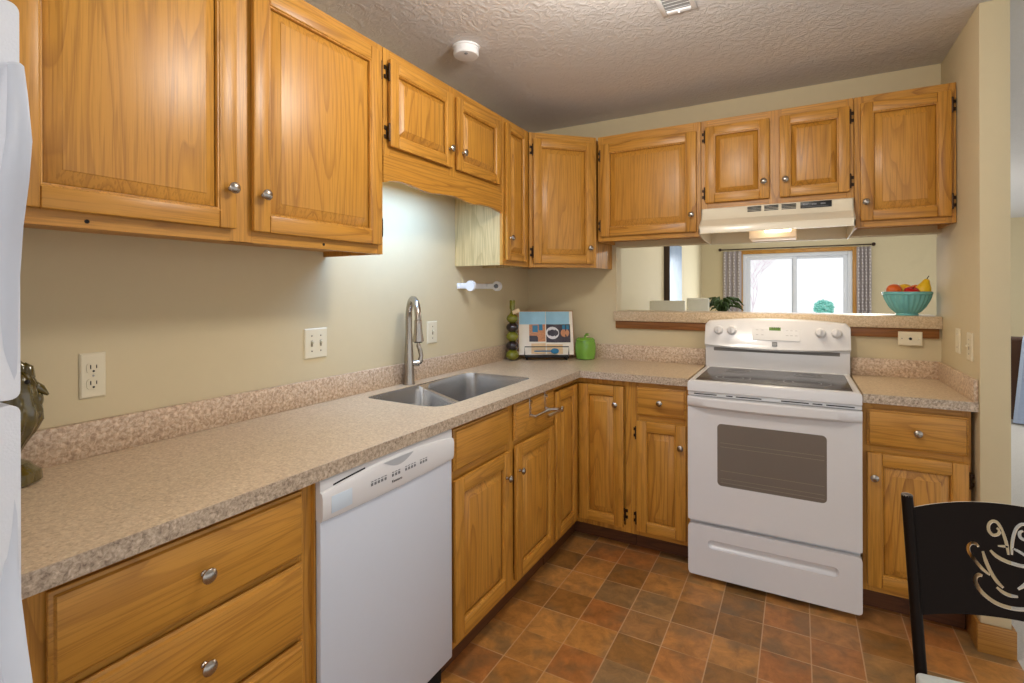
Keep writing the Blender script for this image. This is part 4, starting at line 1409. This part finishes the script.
# ------------------------------------------------------------------ ceramic rooster
ro = thing('rooster_figurine', 'glazed olive brown ceramic rooster on the counter beside the refrigerator', 'figurine', (0.075, -2.986, ZC), radians(68))
m = MB().lathe([(0.058, 0), (0.066, 0.006), (0.064, 0.030), (0.052, 0.042), (0.046, 0.052), (0.030, 0.060)], (0, 0, 0), seg=28, sx=1.15, flute=7, amp=0.03)
m.build('base', ROOST, ro)
rows = [  # x, z, rx, ry  : legs, belly, breast, neck, head
    (0.000, 0.052, 0.034, 0.032), (0.004, 0.078, 0.034, 0.032), (0.004, 0.100, 0.044, 0.040), (0.006, 0.125, 0.058, 0.050), (0.012, 0.155, 0.066, 0.056),
    (0.016, 0.180, 0.061, 0.052), (0.018, 0.200, 0.055, 0.047), (0.020, 0.222, 0.050, 0.043), (0.022, 0.245, 0.045, 0.038), (0.022, 0.265, 0.036, 0.030), (0.020, 0.280, 0.020, 0.018), (0.020, 0.285, 0.002, 0.002)]
RR = []
for j, (x, z, rx, ry) in enumerate(rows):
    ring = []
    for i in range(78):
        a = 2 * pi * i / 78
        k = 1 + 0.055 * sin(13 * a + j * 0.8) * (1 if j > 1 else 0)
        ring.append((x + rx * k * cos(a), ry * k * sin(a), z))
    RR.append(ring)
m = MB().rings(RR, 0)
m.build('rooster_body', ROOST, ro, 60)
tl = MB()
for k, (dx, dz) in enumerate(((0.09, 0.10), (0.105, 0.06), (0.10, 0.02), (0.085, -0.02), (0.07, 0.13))):
    for sy in (-0.012, 0.012):
        tl.tube([(-0.035, sy, 0.150), (-0.06 - dx * 0.3, sy * 1.4, 0.165 + dz * 0.6), (-0.04 - dx, sy * 1.6, 0.160 + dz), (-0.045 - dx * 1.1, sy * 1.6, 0.135 + dz)], [0.018, 0.016, 0.012, 0.004], 8)
tl.build('tail', ROOST, ro, 60)
for sy in (-1, 1):
    wg = MB()
    for k in range(4):
        wg.tube([(0.035 - k * 0.006, sy * 0.050, 0.165 - k * 0.012), (-0.01, sy * 0.062, 0.150 - k * 0.014), (-0.05, sy * 0.052, 0.150 - k * 0.018)], [0.010, 0.012, 0.003], 8)
    wg.build('wing', ROOST, ro, 60)
cm = MB()
for k, (x, h) in enumerate(((0.052, 0.014), (0.040, 0.022), (0.024, 0.027), (0.006, 0.026), (-0.012, 0.020))):
    cm.tube([(x, 0, 0.258), (x - 0.002, 0, 0.278 + h * 0.5), (x - 0.008, 0, 0.282 + h)], [0.013, 0.011, 0.003], 8)
cm.build('comb', ROOST, ro, 60)
bkk = MB().tube([(0.056, 0, 0.238), (0.074, 0, 0.228), (0.088, 0, 0.212)], [0.016, 0.011, 0.003], 10)
bkk.build('beak', ROOST, ro, 60)
wt = MB()
for sy in (-0.008, 0.008):
    wt.sphere((0.070, sy, 0.202), 0.012, 0, (0.8, 0.6, 1.6), 12)
wt.build('wattle', ROOST, ro, 60)
ey = MB()
for sy in (-1, 1):
    ey.sphere((0.052, sy * 0.028, 0.252), 0.006, seg=10)
ey.build('eye', BLACK, ro)

# ------------------------------------------------------------------ fruit bowl on the bar
BX, BY, BZ = 2.284, 0.080, 1.357
fb = thing('fruit_bowl', 'fluted aqua stoneware bowl of fruit on the right end of the bar ledge', 'bowl', (BX, BY, BZ))
n_ = 26
m = MB().lathe([(0.050, 0), (0.052, 0.004), (0.048, 0.012)], (0, 0, 0), seg=40)
m.lathe([(0.046, 0.010), (0.062, 0.022), (0.082, 0.048), (0.100, 0.085), (0.108, 0.112)], (0, 0, 0), seg=104, flute=n_, amp=0.022)
m.lathe([(0.107, 0.112), (0.113, 0.116), (0.113, 0.128), (0.109, 0.131), (0.104, 0.128), (0.098, 0.095), (0.078, 0.050), (0.05, 0.026), (0.001, 0.022)], (0, 0, 0), seg=52, cap=False)
m.build('bowl', AQUA, fb)


def fruit(name, label, cat, col, pos, r, sc=(1, 1, 1), prof=None, tilt=None, stem=True, mat=None):
    o = thing(name, label, cat, (BX + pos[0], BY + pos[1], BZ + pos[2]), 0, 'fruit in the bowl')
    if tilt: o.rotation_euler = tilt
    mm_ = mat or plain(name + '_skin', col, 0.35, noise=0.14, nscale=30, bump=0.04)
    if prof:
        MB().lathe(prof, (0, 0, 0), seg=24).build('flesh', mm_, o)
    else:
        MB().sphere((0, 0, 0), r, 0, sc, 22).build('flesh', mm_, o)
    if stem:
        zt = prof[-1][1] if prof else r * sc[2]
        MB().tube([(0, 0, zt - 0.004), (0.001, 0, zt + 0.008), (0.004, 0, zt + 0.018)], [0.0025, 0.002, 0.002], 6).build('stem', plain('brown_stem', srgb(70, 48, 28), 0.8), o)
    return o


fruit('orange', 'large orange on the left side of the fruit bowl', 'fruit', srgb(222, 104, 40), (-0.060, -0.015, 0.136), 0.037, stem=False)
fruit('lemon', 'yellow lemon behind the apple in the middle of the fruit bowl', 'fruit', srgb(236, 184, 40), (-0.006, 0.035, 0.140), 0.034, (1.15, 1, 1), stem=False)
ap = [(0.004, -0.024), (0.016, -0.030), (0.028, -0.020), (0.037, 0.0), (0.035, 0.018), (0.022, 0.030), (0.008, 0.027), (0.001, 0.022)]
fruit('apple', 'red apple at the front of the fruit bowl', 'fruit', srgb(190, 28, 30), (0.012, -0.050, 0.122), 0.036, prof=ap, tilt=(0.3, 0.2, 0))
fruit('orange', 'small orange half hidden behind the yellow pear in the fruit bowl', 'fruit', srgb(232, 126, 44), (0.042, 0.030, 0.136), 0.033, stem=False)
pe = [(0.002, -0.036), (0.018, -0.036), (0.033, -0.022), (0.037, -0.002), (0.031, 0.020), (0.020, 0.040), (0.015, 0.054), (0.008, 0.062), (0.001, 0.064)]
fruit('pear', 'yellow pear leaning on the right rim of the fruit bowl', 'fruit', srgb(238, 196, 36), (0.068, -0.014, 0.138), 0.03, prof=pe, tilt=(0.1, 0.25, 0))

# ------------------------------------------------------------------ ceiling fittings
sdm = thing('smoke_detector', 'round white smoke detector on the ceiling above the sink', 'smoke detector', (0.353, -1.383, H))
MB().lathe([(0.066, -0.0005), (0.066, -0.008), (0.060, -0.010), (0.062, -0.038), (0.058, -0.045), (0.02, -0.048), (0.001, -0.048)], (0, 0, 0), seg=32).build('cover', PLWHITE, sdm)
MB().lathe([(0.008, -0.046), (0.008, -0.050), (0.001, -0.050)], (0.02, -0.03, 0), seg=12).build('test_button', GREYPR, sdm)
cv = thing('ceiling_vent', 'white louvred air vent on the ceiling above the range', 'vent', (1.325, -1.345, H))
m = MB()
m.box(-0.072, -0.14, -0.010, -0.050, 0.14, -0.0005, 0, 0.003).box(0.050, -0.14, -0.010, 0.072, 0.14, -0.0005, 0, 0.003)
m.box(-0.050, -0.14, -0.010, 0.050, -0.115, -0.0005, 0, 0.003).box(-0.050, 0.115, -0.010, 0.050, 0.14, -0.0005, 0, 0.003)
m.build('vent_frame', PLWHITE, cv)
MB().box(-0.05, -0.115, -0.003, 0.05, 0.115, -0.0008).build('duct_opening', plain('grey_duct', srgb(150, 148, 146), 0.8), cv)
for k in range(9):
    yy = -0.10 + 0.025 * k
    MB().box(-0.05, yy - 0.008, -0.0065, 0.05, yy + 0.008, -0.0052, 0, 0.0004, rot=Matrix.Rotation(0.5, 3, 'X')).build('louvre', PLWHITE, cv)
MB().sphere((0.0, 0.125, -0.012), 0.006, seg=10).build('damper_knob', PLWHITE, cv)

# ------------------------------------------------------------------ cafe chair with a cut-out coffee cup
CR = radians(7.5)
ch = thing('cafe_chair', 'dark brown metal cafe chair with a coffee cup cut out of its back', 'chair', (2.2383, -1.7594, 0.0), CR)
HWc = 0.200


def back_pt(u, z, out=0.0):
    """chair back surface: leans away (+y) as it rises, bows back in the middle"""
    yl = (z - 0.60) * 0.24
    bow = 0.015 * (1 - (u / HWc) ** 2)
    return Vector((u, yl + bow - out, z))


def stroke(pts, wds):
    """outline polygon of a brush stroke"""
    # resample with catmull-rom
    P = [Vector(p) for p in pts]
    out = []
    n = len(P)
    for i in range(n - 1):
        p0, p1, p2, p3 = P[max(i - 1, 0)], P[i], P[i + 1], P[min(i + 2, n - 1)]
        for k in range(5):
            t = k / 5
            q = 0.5 * ((2 * p1) + (p2 - p0) * t + (2 * p0 - 5 * p1 + 4 * p2 - p3) * t * t + (3 * p1 - p0 - 3 * p2 + p3) * t ** 3)
            w_ = wds[i] + (wds[i + 1] - wds[i]) * t
            out.append((q, w_))
    out.append((P[-1], wds[-1]))
    Lf, Rt = [], []
    for i, (p, w_) in enumerate(out):
        a = out[max(i - 1, 0)][0]; b_ = out[min(i + 1, len(out) - 1)][0]
        t = (b_ - a).normalized()
        nn = Vector((-t.y, t.x))
        Lf.append(p + nn * w_ / 2); Rt.append(p - nn * w_ / 2)
    return [(p.x, p.y) for p in Lf + list(reversed(Rt))]


W1 = 0.0072
DRAW = [    # the cup drawing, in the drawing's own units
    ([(575, 315), (568, 270), (550, 210), (525, 160), (500, 148), (480, 165), (480, 195), (500, 217), (525, 213), (532, 195), (518, 182)], 1.0),
    ([(592, 315), (592, 275), (600, 222), (616, 182), (642, 164), (672, 172), (692, 200), (686, 230), (660, 242), (634, 230), (630, 206), (646, 196)], 1.0),
    ([(524, 271), (556, 273), (574, 277)], 0.8), ([(596, 284), (625, 298), (656, 318), (700, 350)], 0.9),
    ([(487, 292), (515, 320), (560, 345), (610, 362), (654, 372), (700, 375), (740, 365)], 1.2),
    ([(450, 297), (465, 345), (490, 400), (520, 445), (550, 475)], 1.15),
    ([(622, 482), (654, 462), (690, 425), (718, 388)], 1.2),
    ([(518, 472), (550, 497), (585, 512), (622, 518)], 1.15),
    ([(430, 275), (415, 260), (395, 258), (380, 275), (385, 305), (415, 345), (450, 385), (485, 413)], 1.05),
    ([(448, 418), (432, 412), (415, 425), (418, 455), (450, 500), (510, 545), (580, 570), (650, 578), (720, 570), (780, 545), (810, 520)], 1.25)]
holes = []
for pts_, k_ in DRAW:
    q_ = [(-0.25008 + 4.97435e-4 * a_ - 3.74e-5 * b_ - 1.7697e-8 * a_ * b_ - 6.682e-8 * a_ * a_,
           0.940545 + 3.71326e-5 * a_ - 4.99073e-4 * b_ + 3.88379e-8 * a_ * b_ + 1.7247e-8 * a_ * a_) for a_, b_ in pts_]
    n_ = len(q_)
    holes.append(stroke(q_, [W1 * k_ * (0.6 if i in (0, n_ - 1) else 1.0) for i in range(n_)]))
NB = 28
e0 = HWc - 0.001
topc = [(-e0 + 2 * e0 * i / NB, 0.906 + 0.031 * (1 - (2 * i / NB - 1) ** 2)) for i in range(NB + 1)]
botc = [(e0 - 2 * e0 * i / NB, 0.650 + 0.021 * (1 - (2 * i / NB - 1) ** 2)) for i in range(NB + 1)]
bp_ = MB()
bp_.plate(topc + botc, holes, 0.0, 0.0030, lambda u, v, h: back_pt(u, v, h), cuts=[-e0 + 2 * e0 * i / 22 for i in range(1, 22)], rim=1)
bp_.build('back_panel', [CHAIRM, CUTEDGE], ch, 40)
for sgn in (-1, 1):
    m = MB()
    pts = []
    for z in (0.001, 0.20, 0.42, 0.48, 0.60, 0.80, 0.934):
        p = back_pt(sgn * HWc, max(z, 0.45))
        y = p.y if z >= 0.45 else p.y + (0.45 - z) * 0.16
        pts.append((sgn * (HWc + 0.010), y, z))
    m.tube(pts, 0.0135, 14)
    up = m.build('upright', CHAIRM, ch)
    MB().sphere(pts[-1], 0.0138, 0, (1, 1, 0.45), 14).build('end_cap', plain('satin_steel_cap', srgb(120, 114, 108), 0.35, 0.7), up)
m = MB().box(-0.196, -0.40, 0.462, 0.196, -0.055, 0.474, 0, 0.004)
m.build('seat_pan', CHAIRM, ch)
m = MB().box(-0.228, -0.405, 0.4742, 0.228, -0.035, 0.530, 0, 0.012, 3)
m.build('seat_cushion', SEATM, ch)
for sgn in (-1, 1):
    m = MB().tube([(sgn * 0.19, -0.375, 0.462), (sgn * 0.20, -0.40, 0.22), (sgn * 0.205, -0.41, 0.001)], 0.0125, 12)
    m.build('front_leg', CHAIRM, ch)
    MB().tube([(sgn * 0.20, -0.392, 0.25), (sgn * 0.217, -0.02, 0.25)], 0.008, 10).build('stretcher', CHAIRM, ch)

# ------------------------------------------------------------------ dining room seen through the pass-through
def curtain(label, xa, xb, seed):
    o = thing('curtain', label, 'curtain', ((xa + xb) / 2, YF - 0.085, 0.02), 0, 'patio window curtains')
    w_ = xb - xa
    n = 72
    random.seed(seed)
    top, mid, bot = [], [], []
    ph = random.random() * 6
    rings_ = []
    for z, k in ((2.275, 1.0), (1.8, 1.03), (1.2, 1.0), (0.6, 1.02), (0.0, 1.04)):
        ring = []
        for i in range(n + 1):
            u = i / n
            ring.append((-w_ / 2 * k + w_ * k * u, 0.030 * sin(u * 2 * pi * 4 + ph) * (0.9 + 0.1 * z), z))
        back = [(p[0], p[1] + 0.006, p[2]) for p in reversed(ring)]
        rings_.append(ring + back)
    em = MB().rings(rings_, 0)
    # columns of small embroidered leaves on the outer folds
    for cidx in (0.12, 0.38, 0.62, 0.88):
        z = 0.1
        while z < 2.23:
            u = cidx + 0.02 * sin(z * 40)
            x = -w_ / 2 + w_ * u
            y = 0.030 * sin(u * 2 * pi * 4 + ph) * (0.9 + 0.1 * z) - 0.004
            em.box(x - 0.010, y - 0.003, z, x + 0.010, y, z + 0.026, 1, 0.0, rot=Matrix.Rotation(0.5 if int(z * 100) % 2 else -0.5, 3, 'Y'))
            z += 0.060
    em.build('drape', [CURTAIN, CURPAT], o)
    return o


curtain('grey patterned curtain on the left side of the patio window', 0.405, 0.755, 3)
curtain('grey patterned curtain on the right side of the patio window', 2.700, 2.925, 8)
rd = thing('curtain_rod', 'thin bronze curtain rod above the patio window', 'curtain rod', (1.68, YF - 0.085, 2.335))
MB().cyl((-1.31, 0, 0), (1.26, 0, 0), 0.011, seg=12).build('rod', ROD, rd)
for sx in (-1.325, 1.275):
    MB().sphere((sx, 0, 0), 0.032, seg=14).build('finial', ROD, rd)
for sx in (-1.285, 0.0, 1.235):
    MB().box(sx - 0.008, -0.004, -0.010, sx + 0.008, 0.084, 0.008, 0, 0.002).build('bracket', ROD, rd)

pc = thing('wall_picture', 'tall pale blue canvas with a dark edge on the left dining-room wall', 'picture', (WX, 4.97, 1.78))
MB().box(0.001, -0.47, -0.46, 0.085, 0.47, 0.46, 0, 0.004).build('picture_frame', plain('dark_walnut_frame', srgb(62, 46, 34), 0.5), pc)
pm, pnt, pb = new_mat('pale_blue_wash')
tc = pnt.nodes.new('ShaderNodeTexCoord'); sx_ = pnt.nodes.new('ShaderNodeSeparateXYZ'); rp = pnt.nodes.new('ShaderNodeValToRGB')
nz = pnt.nodes.new('ShaderNodeTexNoise'); nz.inputs['Scale'].default_value = 3.0
ma = pnt.nodes.new('ShaderNodeMath'); ma.operation = 'MULTIPLY_ADD'; ma.inputs[1].default_value = 0.9; ma.inputs[2].default_value = 0.10
mb_ = pnt.nodes.new('ShaderNodeMath'); mb_.operation = 'MULTIPLY_ADD'; mb_.inputs[1].default_value = 0.5
pnt.links.new(tc.outputs['Object'], sx_.inputs[0]); pnt.links.new(tc.outputs['Object'], nz.inputs['Vector'])
pnt.links.new(sx_.outputs[2], ma.inputs[0]); pnt.links.new(nz.outputs[0], mb_.inputs[0]); pnt.links.new(ma.outputs[0], mb_.inputs[2])
pnt.links.new(mb_.outputs[0], rp.inputs[0])
rp.color_ramp.elements[0].color = srgb(196, 216, 232); rp.color_ramp.elements[1].color = srgb(84, 118, 160)
pnt.links.new(rp.outputs[0], pb.inputs['Base Color']); pb.inputs['Roughness'].default_value = 0.25
MB().box(0.0852, -0.455, -0.445, 0.088, 0.455, 0.445).build('canvas', pm, pc)


def parsons(label, x, y, rz, w_, top):
    o = thing('dining_chair', label, 'chair', (x, y, 0), rz, 'cream dining chairs')
    MB().box(-w_ / 2, -0.04, 0.62, w_ / 2, 0.04, top, 0, 0.012, 3).build('backrest', CREAM, o)
    MB().box(-w_ / 2, 0.042, 0.66, w_ / 2, 0.46, 0.78, 0, 0.02, 3).build('seat', CREAM, o)
    for sx in (-1, 1):
        for yy in (0.0, 0.42):
            MB().box(sx * (w_ / 2 - 0.03) - 0.022, yy - 0.022, 0.003, sx * (w_ / 2 - 0.03) + 0.022, yy + 0.022, 0.619 if yy == 0 else 0.659, 0, 0.003).build('leg', TABLEW, o)
    return o


parsons('cream upholstered high dining chair nearest the left dining-room wall', 0.430, 2.66, radians(10), 0.395, 1.382)
parsons('cream upholstered high dining chair right of the other, beside the plant', 0.640, 3.45, radians(12), 0.27, 1.402)
tbx = thing('dining_table', 'dark wooden high dining table behind the cream chairs', 'table', (1.05, 4.45, 0))
MB().box(-0.55, -0.55, 0.98, 0.55, 0.55, 1.03, 0, 0.008).build('tabletop', TABLEW, tbx)
for sx in (-0.48, 0.48):
    for sy in (-0.48, 0.48):
        MB().box(sx - 0.035, sy - 0.035, 0.003, sx + 0.035, sy + 0.035, 0.98, 0, 0.004).build('leg', TABLEW, tbx)
pt = thing('potted_plant', 'leafy green potted plant on the dark dining table', 'plant', (0.80, 4.50, 1.0305))
MB().lathe([(0.06, 0), (0.075, 0.01), (0.095, 0.12), (0.100, 0.13), (0.088, 0.13), (0.08, 0.115), (0.001, 0.11)], seg=24).build('pot', plain('dark_brown_pot', srgb(70, 52, 40), 0.5), pt)
lf = MB()
random.seed(21)
for k in range(70):
    a = random.random() * 2 * pi
    r_ = 0.10 + 0.16 * random.random()
    h_ = 0.10 + 0.15 * random.random()
    lf.tube([(0, 0, 0.11), (cos(a) * r_ * 0.5, sin(a) * r_ * 0.5, 0.13 + h_), (cos(a) * r_, sin(a) * r_, 0.12 + h_ * 0.95), (cos(a) * r_ * 1.25, sin(a) * r_ * 1.25, 0.10 + h_ * 0.7)], [0.004, 0.013, 0.016, 0.002], 6, flat=0.3)
lfo = lf.build('foliage', LEAFG, pt, 60)

# sofa end and throw glimpsed right of the wall
so = thing('armchair', 'dark brown leather armchair glimpsed at the right edge beyond the wall', 'chair', (4.12, 4.25, 0), radians(-20))
m = MB().box(-0.36, -0.10, 0.05, 0.36, 0.10, 0.970, 0, 0.04, 3)
m.build('backrest', DARKWOOD, so)
MB().box(-0.36, 0.10, 0.05, 0.36, 0.70, 0.46, 0, 0.04, 3).build('seat', DARKWOOD, so)
for sx in (-1, 1):
    MB().box(sx * 0.30 - 0.07, 0.101, 0.46, sx * 0.30 + 0.07, 0.70, 0.68, 0, 0.03, 3).build('arm', DARKWOOD, so)
th = MB()
rng = []
for i in range(15):
    u = i / 14
    ring = []
    for k, (y, z) in enumerate(((0.112, 0.70), (0.114, 0.925), (0.06, 0.984), (-0.06, 0.984), (-0.116, 0.925), (-0.122, 0.70), (-0.128, 0.45), (-0.137, 0.03))):
        x = -0.185 + 0.45 * u - (0.08 * (1.0 - z) if y < 0 else 0)
        ring.append((x, y - (0.012 * sin(u * 22) if y < -0.11 else 0) - 0.004, z))
    rng.append(ring)
n0 = [[(p[0], p[1] - 0.006 if p[1] < 0 else p[1] + 0.006, p[2] + 0.004) for p in r_] for r_ in rng]
for r_, q_ in zip(rng, n0):
    r_ += list(reversed(q_))
th.rings(rng, 0)
tho = th.build('throw_blanket', THROW)
tho.location = so.location
tho.rotation_euler = so.rotation_euler
tag(tho, 'pale blue throw blanket hanging over the back of the brown armchair', 'blanket')

# ------------------------------------------------------------------ outdoors beyond the patio window
lamp('patio_daylight', 'AREA', ((DX0 + DX1) / 2, YF - 0.16, 1.25), WINDOW_E, (0.84, 0.92, 1.0), DX1 - DX0 - 0.2, 1.9, (-pi / 2, 0, 0))
struct(MB().box(-8, YF + 0.15, -0.3, 14, YF + 26, -0.10).build('ground', plain('pale_ground', srgb(236, 234, 232), 0.9, noise=0.05, nscale=2)))
bs_ = thing('shrub', 'round blue-green shrub outside the right pane of the patio window', 'shrub', (2.33, YF + 4.2, -0.1))
random.seed(5)
m = MB()
for k in range(260):
    th_ = random.random() * 2 * pi
    ph_ = math.acos(random.random() * 1.6 - 0.6)
    r_ = 0.22 * (0.75 + 0.3 * random.random())
    m.sphere((r_ * sin(ph_) * cos(th_), r_ * sin(ph_) * sin(th_), 1.13 + r_ * cos(ph_) * 0.95), 0.036, 0, (1, 1, 0.7), 6)
m.build('foliage', BUSH, bs_, 60)
MB().tube([(0, 0, 0), (0.02, 0, 0.5), (0, 0, 1.0)], [0.05, 0.04, 0.03], 8).build('stem', TWIG, bs_)
tw = thing('bare_tree', 'pale bare twiggy tree outside the left pane of the patio window', 'tree', (0.35, YF + 7, -0.1))
m = MB()


def branch(p, d, ln, r, depth):
    q_ = p + d * ln
    mid_ = p + d * ln * 0.5 + Vector((random.uniform(-1, 1), random.uniform(-1, 1), random.uniform(-0.5, 0.5))) * ln * 0.08
    m.tube([p, mid_, q_], [r, r * 0.85, r * 0.65], 5)
    if depth:
        for _ in range(3):
            nd = (d + Vector((random.uniform(-0.9, 0.9), random.uniform(-0.6, 0.6), random.uniform(-0.35, 0.55)))).normalized()
            branch(q_, nd, ln * random.uniform(0.6, 0.85), r * 0.6, depth - 1)


random.seed(11)
branch(Vector((0, 0, 0)), Vector((0.12, 0, 1)), 1.0, 0.030, 6)
m.build('branches', TWIG, tw, 60)

# ------------------------------------------------------------------ the kitchen's lamp and two added fill lamps (outside this view)
def dome_lamp(label, x, y, energy, col, r=0.19):
    dm = thing('ceiling_lamp', label, 'lamp', (x, y, H), 0, 'ceiling lamps')
    k = r / 0.19
    MB().lathe([(0.19 * k, -0.001), (0.19 * k, -0.02), (0.18 * k, -0.03), (0.15 * k, -0.07), (0.08 * k, -0.10), (0.001, -0.108)], seg=32).build('glass_bowl', LAMPG, dm)
    lamp('ceiling_light', 'POINT', (0, 0, -0.215), energy, col, 0.10, parent=dm)


dome_lamp('flush opal glass ceiling lamp above the middle of the kitchen floor', 1.32, -1.98, KITCHEN_E, (1.0, 0.945, 0.88))
dome_lamp('added fill lamp shaped as an opal glass ceiling dome behind the camera', 1.70, -4.60, REAR_FILL_E, (1.0, 0.93, 0.84))  # unseen, added as rear fill
dome_lamp('added fill lamp shaped as an opal glass ceiling dome in the dining room', 2.6, 4.2, DINING_FILL_E, (1.0, 0.95, 0.86))  # unseen, added to lift the dining room light
